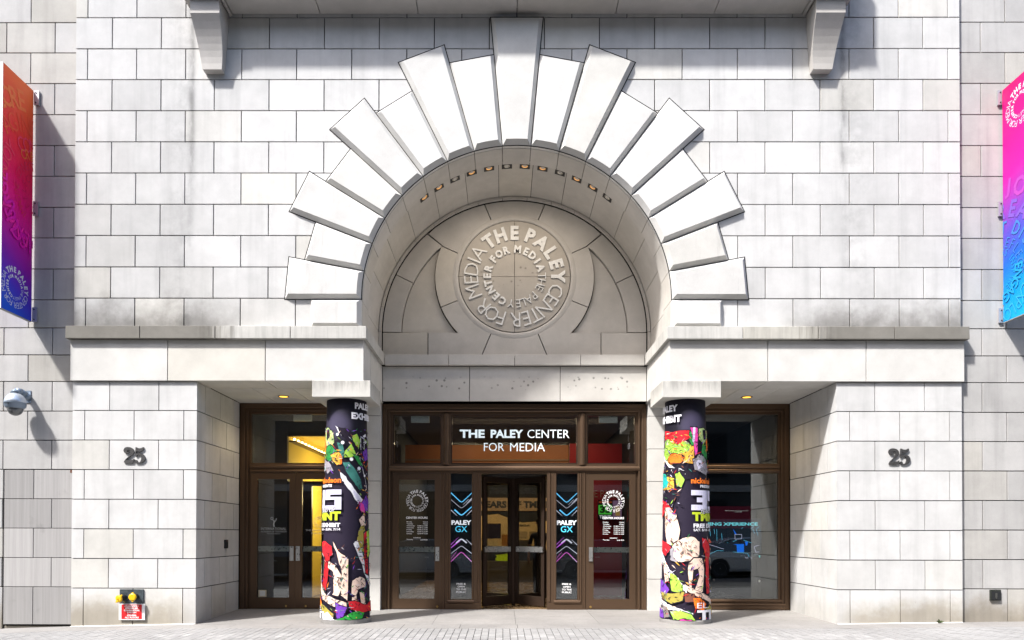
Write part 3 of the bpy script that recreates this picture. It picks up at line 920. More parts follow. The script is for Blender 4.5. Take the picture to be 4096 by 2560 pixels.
# ------------------------------------------------------------------ printed columns
C_BLACK = (0.016, 0.012, 0.022); C_WHITE = (0.74, 0.73, 0.77); C_LIME = (0.33, 0.56, 0.07); C_GREEN = (0.03, 0.26, 0.06)
C_TEAL = (0.05, 0.20, 0.17); C_ORANGE = (0.86, 0.19, 0.02); C_GOLD = (0.76, 0.42, 0.06); C_PURPLE = (0.17, 0.05, 0.42)
C_PINK = (0.70, 0.06, 0.34); C_RED = (0.58, 0.02, 0.03); C_PEACH = (0.78, 0.58, 0.47); C_GREY = (0.30, 0.28, 0.31); C_OLIVE = (0.36, 0.30, 0.06)
C_LILAC = (0.60, 0.58, 0.72)
def wrap_mat(cx, phi):
    k = NT('dark_purple_print')
    pos, X, Y, Z = k.xyz()
    bx = cx + 0.36 * math.sin(R(phi))
    dx = k.m('DIVIDE', k.m('SUBTRACT', X, bx), 0.25); dz = k.m('DIVIDE', k.m('SUBTRACT', Z, 1.70), 0.26)
    d = k.m('ADD', k.m('MULTIPLY', dx, dx), k.m('MULTIPLY', dz, dz))
    c = k.mix(k.ss(d, 1.15, 0.1), (0.010, 0.009, 0.016), (0.055, 0.048, 0.085))
    c = k.mix(k.ss(Z, 1.3, 0.6), c, (0.020, 0.015, 0.030))
    sp = k.ss(k.noise(75, 2, 0.5, seed=3), 0.74, 0.78)
    c = k.mix(k.m('MULTIPLY', sp, k.ss(Z, 1.2, 0.9)), c, (0.4, 0.38, 0.45))
    k.link(c, k.p.inputs['Base Color'])
    k.p.inputs['Roughness'].default_value = 0.6
    k.p.inputs['Specular IOR Level'].default_value = 0.15
    return k.mat
def col_r(z): return 0.384 + (0.316 - 0.384) * (z + 1.36) / 3.5
def wrap(name, vs2, fs, mat, parent, cx, layer):
    """flat lettering or shapes (degrees, z) bent round the column"""
    bm = bmesh.new()
    vv = [bm.verts.new((p[0], 0, p[1])) for p in vs2]
    for f in fs:
        try: bm.faces.new([vv[i] for i in f])
        except ValueError: pass
    big = [f for f in bm.faces if len(f.verts) > 4]
    if big: bmesh.ops.triangulate(bm, faces=big)
    a0 = min(p[0] for p in vs2); a1 = max(p[0] for p in vs2)
    a = math.ceil(a0 / 8) * 8
    while a < a1:
        bmesh.ops.bisect_plane(bm, geom=bm.verts[:] + bm.edges[:] + bm.faces[:], plane_co=(a, 0, 0), plane_no=(1, 0, 0))
        a += 8
    bm.verts.index_update()
    out = []
    for v in bm.verts:
        r_ = col_r(v.co.z) + 0.0035 + 0.0016 * layer
        t = R(v.co.x)
        out.append((cx + r_ * math.sin(t), 0.32 - r_ * math.cos(t), v.co.z))
    ff = []
    for f in bm.faces:
        q = [v.index for v in f.verts]
        a_, b_, c_ = (Vector(out[i]) for i in q[:3])
        nn = (b_ - a_).cross(c_ - a_); mid = a_ - Vector((cx, 0.32, a_.z))
        ff.append(tuple(q) if nn.dot(mid) >= 0 else tuple(reversed(q)))
    bm.free()
    return mk(name, out, ff, mat, parent)
def ccw(p):
    a = sum(p[i][0] * p[(i + 1) % len(p)][1] - p[(i + 1) % len(p)][0] * p[i][1] for i in range(len(p)))
    return p if a > 0 else list(reversed(p))
def jag(p, amp, rng, n=5):
    out = []
    for i in range(len(p)):
        a, b = p[i], p[(i + 1) % len(p)]
        for t in range(n):
            u = t / n
            out.append((a[0] + (b[0] - a[0]) * u + rng.uniform(-amp, amp), a[1] + (b[1] - a[1]) * u + rng.uniform(-amp, amp) / 140))
    return out
def wtext(name, body, d0, d1, z0, z1, mat, parent, cx, layer, bold=0.03, shear=0.0, slope=0.0):
    v, f = text_geo(body, bold, 0.0, res=2)
    v = fit(v, d0, d1, z0, z1)
    zc = (z0 + z1) / 2
    v = [(p[0] + shear * (p[1] - z0) / (z1 - z0), p[1] + slope * (p[0] - (d0 + d1) / 2)) for p in v]
    wrap(name, v, f, mat, parent, cx, layer)

def column(cx, label, txt, left):
    """txt = angle at which the poster's text column begins"""
    rng = random.Random(11 if left else 23)
    c = thing('printed_column', label, 'column', (cx, 0.32, zg(cx, 0.32)))
    # square block on top
    x0, x1 = cx - 0.4575, cx + 0.4575
    G().prism(rect(x0, x1, 2.137, 2.394), -0.10, 0.82, 0.004).to('capital', M_CAP, c)
    G().lathe((cx, 0.32, 0), [(0.0, -1.5), (0.405, -1.5), (0.408, -1.365), (0.40, -1.352), (0.0, -1.352)], 48).to('base', M_SLAB, c, False)
    prof = [(col_r(z), z) for z in (-1.352, -0.6, 0.2, 1.0, 2.135)]
    G().lathe((cx, 0.32, 0), prof, 64).to('shaft', wrap_mat(cx, -12 if left else 8), c, True)
    shapes = []
    def S(color, pts, white=False, amp=0.0): shapes.append((color, pts, white, amp))
    if left:
        S(C_WHITE, [(-20, 1.70), (-8, 1.58), (18, 1.46), (30, 1.36), (46, 1.24), (60, 1.02), (72, 0.80), (88, 0.62), (92, 1.62), (40, 1.50)], False, 1.6)
        S(C_BLACK, [(-14, 1.68), (-4, 1.56), (22, 1.43), (34, 1.32), (50, 1.2), (64, .98), (76, .78), (92, .6), (94, 1.66), (30, 1.62)], False, 1.6)
        S((0.42, 0.55, 0.22), [(-72, 1.66), (-50, 1.68), (-30, 1.60), (-22, 1.44), (-40, 1.36), (-66, 1.42)], False, 1.5)
        S(C_BLACK, [(-60, 1.64), (-44, 1.66), (-38, 1.52), (-56, 1.48)], False, 1.2)
        S(C_ORANGE, [(-84, 1.44), (-70, 1.50), (-58, 1.40), (-66, 1.28), (-84, 1.26)], False, 1.2)
        S(C_GREEN, [(-60, 1.36), (-36, 1.40), (-16, 1.30), (-14, 1.20), (-36, 1.14), (-58, 1.2)], False, 1.4)
        S(C_GREY, [(-82, 1.24), (-58, 1.16), (-40, 1.12), (-24, 1.0), (-46, 0.96), (-66, 1.02), (-80, 0.95)], False, 2.2)
        S(C_LILAC, [(-78, 1.16), (-66, 1.12), (-58, 1.02), (-70, 1.0)], False, 1.8)
        S(C_GOLD, [(-34, 1.24), (-18, 1.28), (-4, 1.26), (-2, 1.10), (-14, 1.08), (-28, 1.16)], False, 0.8)
        S(C_ORANGE, [(-8, 1.26), (-1, 1.25), (0, 1.10), (-6, 1.08)], False, 0.4)
        S(C_TEAL, [(-14, 1.44), (2, 1.40), (6, 1.26), (2, 1.18), (-8, 1.30)], False, 0.5)
        S(C_LIME, [(6, 1.28), (24, 1.42), (34, 1.30), (40, 1.22), (20, 1.20), (6, 1.20)], False, 0.6)
        S(C_TEAL, [(2, 1.12), (18, 1.12), (34, 1.02), (50, .86), (56, .72), (48, .68), (32, .80), (12, .96)], False, 0.8)
        S(C_GREEN, [(28, 1.26), (46, 1.22), (58, 1.06), (44, 1.10)], False, 0.6)
        S(C_LIME, [(26, 1.54), (40, 1.58), (50, 1.46), (44, 1.34), (30, 1.46)], False, 0.8)
        S(C_PURPLE, [(58, 1.3), (78, 1.38), (86, 1.2), (66, 1.16)], False, 0.8)
        S(C_WHITE, [(60, 1.56), (72, 1.60), (74, 1.56), (62, 1.52)]); S(C_WHITE, [(62, 1.46), (76, 1.50), (77, 1.46), (63, 1.42)])
        S(C_WHITE, [(-6, .98), (6, .92), (24, .78), (40, .64), (58, .52), (62, .40), (44, .46), (26, .62), (8, .78), (-2, .88)], False, 1.4)
        S(C_LILAC, [(28, .70), (44, .60), (56, .46), (48, .46), (34, .58)], False, 1.5)
        S(C_PURPLE, [(54, .50), (70, .62), (84, .50), (74, .34), (58, .38)], False, 1.0)
        S(C_PINK, [(42, .52), (58, .46), (66, .32), (52, .34)], False, 1.6)
        S(C_OLIVE, [(42, .02), (56, .18), (66, .0), (64, -.3), (46, -.28), (38, -.1)], False, 0.8)
        S(C_PEACH, [(44, .22), (60, .32), (64, .14), (50, .12)], False, 0.8)
        S(C_WHITE, [(30, -.16), (40, -.10), (62, -.50), (86, -.80), (86, -.88), (58, -.62)], False, 1.6)
        S(C_LIME, [(66, .02), (84, .06), (88, -.3), (72, -.4)], False, 0.6)
        S(C_RED, [(58, .0), (70, .04), (74, -.66), (62, -.62)], False, 0.4)
        S(C_RED, [(-70, -.14), (-50, -.12), (-24, -.20), (-22, -.34), (-40, -.38), (-58, -.34)], False, 1.2)
        S((0.40, 0.015, 0.02), [(-46, -.36), (-28, -.36), (-32, -.60), (-42, -.9), (-56, -.82), (-50, -.6)], False, 1.4)
        S(C_PEACH, [(-90, -.34), (-76, -.36), (-68, -.62), (-66, -.78), (-46, -.94), (-16, -1.02), (12, -1.08), (14, -1.18), (-18, -1.14), (-52, -1.04), (-78, -.86)], False, 0.5)
        S(C_PEACH, [(-32, -.44), (-14, -.5), (2, -.66), (6, -.82), (-6, -.98), (-20, -.96), (-8, -.82), (-10, -.68), (-22, -.58), (-34, -.54)], False, 0.5)
        S(C_PEACH, [(-20, -.12), (-8, -.28), (8, -.36), (16, -.4), (16, -1.04), (2, -.98), (8, -.72), (-4, -.48)], False, 1.8)
        S(C_PEACH, [(26, -.74), (44, -.68), (60, -.72), (62, -.84), (40, -.88), (34, -.98), (24, -.94)], False, 1.0)
        S(C_PEACH, [(26, -1.0), (36, -.98), (36, -1.12), (25, -1.1)], False, 0.6); S(C_PEACH, [(44, -.92), (56, -.94), (60, -1.12), (48, -1.14)], False, 0.8)
        S(C_ORANGE, [(-90, -1.02), (-72, -1.0), (-58, -1.10), (-70, -1.22), (-90, -1.16)], False, 1.0)
        S(C_OLIVE, [(-66, -1.10), (-44, -1.14), (-16, -1.26), (-18, -1.33), (-34, -1.32), (-56, -1.22)], False, 0.5)
        S(C_PURPLE, [(-12, -1.08), (4, -1.14), (14, -1.16), (6, -1.30), (-8, -1.34)], False, 0.5)
        S((0.03, 0.34, 0.05), [(-14, -1.352), (4, -1.32), (24, -1.24), (46, -1.22), (56, -1.26), (50, -1.345), (20, -1.352)], False, 0.5)
        S(C_RED, [(16, -1.06), (32, -1.06), (60, -1.14), (84, -1.08), (84, -1.24), (50, -1.25), (22, -1.18)], False, 1.2)
        S(C_WHITE, [(-44, -1.28), (-32, -1.24), (-12, -1.352), (-48, -1.352)], False, 1.4)
        dots = [(-12, 1.56, 3.6), (2, 1.43, 4.4), (24, 1.17, 4.5), (44, 1.03, 4.5), (62, .92, 3.2)]
        hatch = [(C_BLACK, -2, -.80, 14, 9), (C_BLACK, -44, -1.09, 20, 11), (C_BLACK, 4, -.62, 10, 8)]
    else:
        S(C_GOLD, [(-86, 1.34), (-56, 1.30), (-20, 1.32), (8, 1.44), (10, 1.10), (-20, 1.14), (-56, 1.10), (-86, 1.2)], False, 1.0)
        S(C_LIME, [(-84, 1.52), (-50, 1.50), (-12, 1.46), (2, 1.40), (-6, 1.30), (-40, 1.26), (-80, 1.34)], False, 1.2)
        S(C_RED, [(-84, 1.66), (-40, 1.62), (0, 1.64), (0, 1.50), (-34, 1.42), (-66, 1.52), (-84, 1.50)], False, 1.6)
        S(C_ORANGE, [(-66, 1.24), (-44, 1.28), (-16, 1.22), (-26, 1.12), (-58, 1.12)], False, 1.2)
        S(C_LIME, [(-88, 1.40), (-70, 1.36), (-58, 1.26), (-70, 1.18), (-88, 1.22)], False, 0.9)
        S(C_GREEN, [(-2, 1.62), (10, 1.56), (14, 1.42), (4, 1.40), (-4, 1.50)], False, 0.9)
        S(C_PINK, [(0, 1.68), (20, 1.68), (22, 1.50), (18, 1.26), (12, 1.24), (10, 1.44)], False, 0.8)
        S(C_LILAC, [(8, 1.68), (15, 1.68), (10, 1.44), (5, 1.46)], False, 0.8)
        S(C_WHITE, [(-88, 1.26), (-70, 1.16), (-44, 1.06), (-16, 1.0), (-14, .94), (-44, .98), (-72, 1.04), (-88, 1.04)], False, 1.8)
        S(C_BLACK, [(-84, 1.18), (-60, 1.07), (-36, 1.04), (-10, .99), (20, .98), (20, .86), (-60, .86), (-84, .9)], False, 1.4)
        S((0.42, 0.55, 0.22), [(24, 1.66), (42, 1.68), (66, 1.64), (66, 1.50), (40, 1.44), (26, 1.5)], False, 1.0)
        S(C_BLACK, [(38, 1.65), (54, 1.67), (58, 1.52), (44, 1.5)], False, 1.2)
        S(C_ORANGE, [(54, 1.48), (72, 1.54), (86, 1.44), (80, 1.32), (60, 1.34)], False, 1.0)
        S(C_GREEN, [(36, 1.42), (52, 1.40), (62, 1.26), (48, 1.20), (34, 1.28)], False, 1.0)
        S(C_GREY, [(6, 1.16), (24, 1.26), (44, 1.2), (60, 1.1), (66, 1.0), (50, .94), (28, .99), (10, 1.02)], False, 2.4)
        S(C_LILAC, [(16, 1.14), (30, 1.18), (36, 1.06), (22, 1.02)], False, 2.0)
        S(C_GOLD, [(66, 1.16), (88, 1.22), (88, 1.0), (72, .98)], False, 0.9)
        S(C_GOLD, [(-86, .88), (-58, .92), (-44, .88), (-42, .70), (-60, .62), (-86, .66)], False, 1.0)
        S((0.02, 0.42, 0.40), [(-90, .98), (-74, .96), (-62, .84), (-66, .74), (-90, .74)], False, 1.2)
        S(C_LIME, [(-40, .94), (-28, .98), (-16, .86), (-24, .74), (-34, .76)], False, 1.0)
        S(C_BLACK, [(-90, .72), (-60, .70), (-44, .72), (-34, .60), (-50, .40), (-90, .46)], False, 1.6)
        S(C_RED, [(-90, .56), (-66, .50), (-52, .42), (-56, .30), (-74, .34), (-90, .26)], False, 1.3)
        S(C_PEACH, [(-72, .42), (-54, .42), (-36, .30), (-26, .06), (-30, -.10), (-48, -.18), (-62, -.14), (-70, .06)], False, 0.7)
        S(C_RED, [(-84, -.1), (-60, -.14), (-48, -.22), (-66, -.34), (-84, -.3)], False, 1.2)
        S(C_PEACH, [(-44, -.18), (-20, -.06), (6, -.04), (20, -.12), (20, -.34), (0, -.42), (-28, -.44), (-46, -.34)], False, 1.0)
        S(C_GREY, [(-52, -.24), (-42, -.2), (-40, -.36), (-34, -.44), (-50, -.42)], False, 2.0)
        S(C_PEACH, [(-6, -.46), (6, -.38), (28, -.38), (34, -.54), (28, -.90), (12, -.98), (-4, -.82), (-8, -.62)], False, 0.7)
        S(C_BLACK, [(4, -.56), (16, -.54), (20, -.66), (8, -.86), (0, -.84)], False, 0.6)
        S(C_RED, [(28, -.06), (44, -.08), (62, -.18), (66, -.30), (54, -.44), (52, -.66), (56, -.92), (42, -.94), (40, -.60), (46, -.34), (32, -.22)], False, 1.3)
        S(C_PEACH, [(62, -.36), (80, -.42), (84, -.80), (72, -.86), (74, -.56)], False, 0.5)
        S(C_PEACH, [(-16, -.78), (4, -.86), (34, -.94), (66, -1.04), (74, -1.14), (48, -1.06), (16, -.98), (-8, -.9)], False, 0.5)
        S(C_WHITE, [(-86, -.26), (-72, -.36), (-52, -.56), (-30, -.70), (-12, -.84), (-10, -.92), (-34, -.82), (-58, -.64), (-86, -.42)], False, 1.6)
        S(C_LIME, [(-52, -.6), (-34, -.66), (-18, -.82), (-22, -.92), (-46, -.90), (-50, -.74)], False, 0.7)
        S(C_PEACH, [(-74, -.42), (-58, -.56), (-54, -.74), (-66, -.78)], False, 0.9)
        S(C_PURPLE, [(-90, -.72), (-68, -.76), (-52, -.88), (-66, -.98), (-90, -.94)], False, 0.9)
        S(C_OLIVE, [(-84, -.92), (-44, -.94), (-16, -.90), (-20, -1.04), (-46, -1.1), (-76, -1.02)], False, 0.6)
        S((0.20, 0.075, 0.05), [(-16, -.92), (6, -.94), (8, -1.06), (-14, -1.06)], False, 0.5)
        S(C_ORANGE, [(4, -1.0), (22, -1.0), (38, -1.1), (30, -1.2), (8, -1.16)], False, 0.6)
        S(C_OLIVE, [(34, -1.2), (52, -1.12), (70, -1.18), (78, -1.30), (56, -1.26)], False, 0.6)
        S(C_WHITE, [(-88, -.98), (-74, -1.06), (-50, -1.12), (-22, -1.18), (2, -1.24), (2, -1.29), (-30, -1.22), (-60, -1.18), (-88, -1.10)], False, 1.3)
        S((0.22, 0.18, 0.17), [(-76, -1.12), (-56, -1.16), (-50, -1.30), (-66, -1.34)], False, 1.0)
        S(C_LIME, [(-48, -1.22), (-24, -1.20), (0, -1.26), (8, -1.345), (-16, -1.352), (-40, -1.34)], False, 0.7)
        S(C_PURPLE, [(-90, -1.18), (-72, -1.22), (-68, -1.33), (-90, -1.33)], False, 0.7)
        S(C_PINK, [(-24, -1.33), (0, -1.34), (0, -1.352), (-26, -1.352)], False, 0.3)
        dots = []
        hatch = [(C_BLACK, -58, .12, 16, 12), (C_BLACK, -16, -.24, 22, 14), (C_BLACK, 24, -1.02, 20, 9)]
    lay = 1
    for color, pts, white, amp in shapes:
        p = ccw(jag(pts, amp, rng, 4) if amp else pts)
        if color not in (C_WHITE, C_BLACK, C_LILAC):
            q = [(x, z) for x, z in p]
            cxm = sum(t[0] for t in p) / len(p); czm = sum(t[1] for t in p) / len(p)
            q = [(cxm + (x - cxm) * 1.04 + (0.9 if x > cxm else -0.9), czm + (z - czm) * 1.05 + (0.008 if z > czm else -0.008)) for x, z in p]
            q = [(x, max(-1.352, z)) for x, z in q]
            wrap('printed_outline', q, [tuple(range(len(q)))], ink(C_BLACK), c, cx, lay - 0.5)
        wrap('printed_shape', p, [tuple(range(len(p)))], ink(color), c, cx, lay)
        lay += 0.35
    zones = [(-88, 84, 1.0, 1.66, 150), (34, 88, -.4, 1.0, 90), (-88, 84, -1.34, -.2, 190)] if left else [(-88, 84, .98, 1.64, 150), (-88, -30, .2, .98, 70), (-88, 86, -1.34, -.08, 210)]
    cols = [C_BLACK] * 16 + [(0.04, 0.02, 0.06), C_PEACH, C_LIME, C_GREEN, C_ORANGE, C_PURPLE, C_RED, C_GREY, C_LILAC, C_TEAL, C_GOLD, (0.20, 0.075, 0.05)]
    bits = {}
    for a0, a1, z0, z1, n_ in zones:
        for _ in range(int(n_ * 1.7)):
            x, y = rng.uniform(a0, a1), rng.uniform(z0, z1)
            th = rng.choice((rng.uniform(-.5, .5), rng.uniform(.6, 1.3), -.75)); ln = rng.uniform(.02, .12); wd_ = rng.uniform(.003, .011)
            dx, dz = math.cos(th) * ln, math.sin(th) * ln; nx, nz = -math.sin(th) * wd_, math.cos(th) * wd_
            k_ = 160.0
            q = [(x, y), (x + (dx * .4 + nx) * k_, y + dz * .4 + nz), (x + dx * k_, y + dz), (x + (dx * .5 - nx * .6) * k_, y + dz * .5 - nz * .6)]
            q = [(min(89, max(-92, px_)), max(-1.35, pz)) for px_, pz in q]
            c_ = rng.choice(cols)
            v_, f_ = bits.setdefault(c_, ([], []))
            b = len(v_); v_ += q; f_.append((b, b + 1, b + 2, b + 3))
    for i, (c_, (v_, f_)) in enumerate(bits.items()):
        wrap('printed_fleck', v_, f_, ink(c_), c, cx, lay + .02 + .03 * i)['kind'] = 'stuff'
    lay += .6
    for a, z, r_ in dots:
        wrap('printed_shape', [(a + r_ * math.cos(t), z + r_ / 160 * math.sin(t)) for t in [2 * pi * i / 18 for i in range(18)]], [tuple(range(18))], ink(C_WHITE), c, cx, lay)
    g2, f2 = [], []
    for color, a, z, n_, w_ in hatch:
        for i in range(n_):
            x = a + rng.uniform(-w_, w_) * 0.9; y = z + rng.uniform(-.09, .09)
            b = len(g2); g2 += [(x, y), (x + .9, y + .004), (x + 3.2, y + .05), (x + 2.4, y + .052)]; f2.append((b, b + 1, b + 2, b + 3))
    wrap('printed_hatching', g2, f2, ink(C_BLACK), c, cx, lay + .3)['kind'] = 'stuff'
    L = lay + 0.6
    t = txt
    wtext('printed_word', 'nickelodeon', t, t + 98, 0.795, 0.885, ink(C_ORANGE), c, cx, L, 0.035)
    wtext('printed_word', 'PRESENTS', t + 24, t + 74, 0.73, 0.775, ink(C_WHITE), c, cx, L, 0.04)
    def bars(name, rs, color, l):
        v, f = [], []
        for a, b, z0, z1 in rs:
            k = len(v); v += [(a, z0), (b, z0), (b, z1), (a, z1)]; f.append((k, k + 1, k + 2, k + 3))
        wrap(name, v, f, ink(color), c, cx, l)
    bars('printed_digit', [(t, t + 48, .61, .69), (t + 14, t + 48, .50, .575), (t, t + 48, .375, .46), (t + 30, t + 48, .575, .61), (t + 30, t + 48, .46, .50)], C_LILAC, L)
    bars('printed_digit', [(t + 51, t + 99, .61, .69), (t + 51, t + 69, .53, .61), (t + 69, t + 99, .53, .575), (t + 82, t + 99, .44, .53), (t + 51, t + 99, .375, .44)], C_LILAC, L)
    wtext('printed_word', 'TMNT', t + 2, t + 98, 0.205, 0.345, ink((0.46, 0.56, 0.03)), c, cx, L, 0.055)
    wtext('printed_word', 'YEARS OF', t + 20, t + 82, 0.325, 0.405, ink(C_BLACK), c, cx, L + .6, 0.06, shear=5, slope=0.0004)
    wtext('printed_word', 'YEARS OF', t + 20, t + 82, 0.332, 0.398, ink(C_WHITE), c, cx, L + 1.0, 0.005, shear=5, slope=0.0004)
    wtext('printed_word', 'FREE EXHIBIT', t + 5, t + 97, 0.10, 0.165, ink(C_WHITE), c, cx, L, 0.045)
    wtext('printed_word', 'SAT. 5/18 – SUN. 7/14', t + 5, t + 97, 0.045, 0.085, ink(C_WHITE), c, cx, L, 0.03)
    if left:
        wtext('printed_word', 'PALEY', 33, 92, 1.975, 2.075, ink(C_WHITE), c, cx, L, 0.05)
        wtext('printed_word', 'EXHIBIT', 24, 110, 1.81, 1.915, ink(C_WHITE), c, cx, L, 0.05)
        wtext('printed_word', 'EL.', -78, -52, -1.22, -1.15, ink(C_WHITE), c, cx, L, 0.0)
        wtext('printed_word', 'TI', -76, -44, -1.34, -1.235, ink(C_WHITE), c, cx, L, 0.05)
        v, f = text_geo('AGE MUTA', 0.03, 0.0, res=2)
        v = fit(v, 0, 0.52, 0, 7)
        wrap('printed_word', [(62 + p[1], -.07 - p[0]) for p in v], f, ink(C_BLACK), c, cx, L)
    else:
        wtext('printed_word', 'PALEY', -95, -33, 1.945, 2.05, ink(C_WHITE), c, cx, L, 0.05)
        wtext('printed_word', 'EXHIBIT', -110, -23, 1.77, 1.885, ink(C_WHITE), c, cx, L, 0.05)
        wtext('printed_word', 'EL.', 12, 46, -1.16, -1.075, ink(C_WHITE), c, cx, L, 0.0)
        wtext('printed_word', 'TI', 12, 58, -1.345, -1.19, ink(C_WHITE), c, cx, L, 0.05)
    return c
column(-2.742, 'round column in a dark purple poster wrap standing before the double doors', -99, True)
column(2.742, 'round column in a dark purple poster wrap standing before the dark shop window', 0, False)

# ------------------------------------------------------------------ stone jambs between the door frames
JZ = [2.42, 2.151, 1.554, 0.961, 0.368, -0.227, -0.816, -1.45]
for s in (-1, 1):
    jp = thing('stone_jamb', 'stone jamb half hidden by the printed column near the ' + ('double doors' if s < 0 else 'dark shop window'), 'jamb', (s * 2.7, 1.9, -1.4))
    for a, b in zip(JZ[1:], JZ):
        x0, x1 = (2.438, 2.98) if s > 0 else (-2.98, -2.438)
        G().box(x0, x1, 1.78, 2.1, a + .005, b - .005).to('jamb_stone', M_LINT, jp)
    x0, x1 = (2.45, 2.97) if s > 0 else (-2.97, -2.45)
    box('mortar', x0, x1, 1.795, 2.09, -1.5, 2.4, M_MORT, jp)

# ------------------------------------------------------------------ bronze frames, doors, windows
YD = 1.90; ZF = -1.387
def ring(g, x0, x1, z0, z1, w, y0, y1, wb=None, wt=None):
    wb = w if wb is None else wb; wt = w if wt is None else wt
    g.box(x0, x0 + w, y0, y1, z0, z1); g.box(x1 - w, x1, y0, y1, z0, z1)
    if wb: g.box(x0 + w, x1 - w, y0, y1, z0, z0 + wb)
    if wt: g.box(x0 + w, x1 - w, y0, y1, z1 - wt, z1)
    return g
def half_round_v(g, x, r, y, z0, z1, n=8):
    return g.lathe((x, y, 0), [(r, z0), (r, z1)], n, 'Z', (pi, 2 * pi))
def half_round_h(g, z, r, y, x0, x1, n=8):
    vs = []
    for x in (x0, x1):
        for i in range(n + 1):
            t = -pi / 2 + pi * i / n
            vs.append((x, y - r * math.cos(t), z + r * math.sin(t)))
    k = n + 1
    return g.add(vs, [(i, i + 1, k + i + 1, k + i) for i in range(n)])
def stepped(name, x0, x1, z1, parent, bottom=None):
    """outer jambs and head in three receding steps; open at the floor unless bottom is given"""
    g = G()
    w = [(0.0, 0.075, 0.0), (0.075, 0.135, 0.025), (0.135, 0.188, 0.05)]
    for a, b, dy in w:
        for s in (0, 1):
            xa, xb = (x0 + a, x0 + b) if s == 0 else (x1 - b, x1 - a)
            g.box(xa, xb, YD + dy, YD + 0.16, ZF if bottom is None else bottom + a, z1 - a)
        g.box(x0 + b, x1 - b, YD + dy, YD + 0.16, z1 - b, z1 - a)
        if bottom is not None: g.box(x0 + b, x1 - b, YD + dy, YD + 0.16, bottom + a, bottom + b)
    for a in (0.068, 0.130):
        for x in (x0 + a, x1 - a): half_round_v(g, x, 0.016, YD + 0.012, ZF, z1 - a)
        half_round_h(g, z1 - a, 0.016, YD + 0.012, x0 + a, x1 - a)
    return g.to(name, M_BRONZE, parent)
def pane(name, x0, x1, z0, z1, parent, y=YD + 0.075, mat=None):
    return box(name, x0, x1, y, y + 0.008, z0, z1, mat or M_GLASS, parent)

fr = thing('door_frame', 'wide brown bronze frame round the revolving door and its neighbours, lettered above', 'door frame', (0, YD, ZF))
stepped('outer_frame', -2.427, 2.427, 2.39, fr)
for s in (-1, 1):
    g = G().box(s * 1.255 - 0.086, s * 1.255 + 0.086, YD + 0.03, YD + 0.16, 1.289, 2.202)
    half_round_v(g, s * 1.255, 0.055, YD + 0.03, 1.27, 2.21)
    g.to('mullion', M_BRONZE, fr)
g = G().box(-2.239, 2.239, YD + 0.028, YD + 0.16, 1.118, 1.2885)
half_round_h(g, 1.205, 0.05, YD + 0.028, -2.30, 2.30)
g.to('transom_bar', M_BRONZE, fr)
for a, b in ((-2.2385, -1.342), (-1.168, 1.168), (1.342, 2.2385)):
    g = G(); ring(g, a, b, 1.2895, 2.2015, 0.022, YD + 0.06, YD + 0.09); g.to('glazing_bead', M_BRONZD, fr)
    pane('pane', a + .0225, b - .0225, 1.313, 2.178, fr)
M_SIGN = plain('lit_white_lettering', (0.8, 0.85, 0.86), 0.5, emit=(0.75, 0.95, 1.0), es=0.22)
tf = on_wall(YD + 0.071)
for w_, a, b, c, d, bo in (('THE', -1.006, -.545, 1.775, 1.928, .035), ('PALEY', -.435, 0.165, 1.775, 1.928, .035), ('CENTER', 0.245, 1.017, 1.775, 1.928, -.005), ('FOR', -.56, -.185, 1.530, 1.683, -.005), ('MEDIA', -.075, 0.568, 1.530, 1.683, -.005)):
    text_into(G(), w_, a, b, c, d, tf, bo).to('sign_word', M_SIGN, fr, fix=False)
for s in (-1, 1):
    x0, x1 = (1.574, 1.912) if s > 0 else (-1.912, -1.574)
    o = thing('exit_light_box', 'small white box behind the top pane ' + ('nearest the double doors' if s < 0 else 'nearest the dark shop window'), 'sign box', ((x0 + x1) / 2, YD + 0.13, 2.062))
    box('housing', x0, x1, YD + 0.10, YD + 0.16, 2.062, 2.196, plain('white_plastic', (0.62, 0.63, 0.62), 0.5), o)
    for x in (x0 + .02, x1 - .02): G().tube((x, YD + .097, 2.075), (x, YD + .1, 2.075), .005).to('screw', M_BLACK, o)

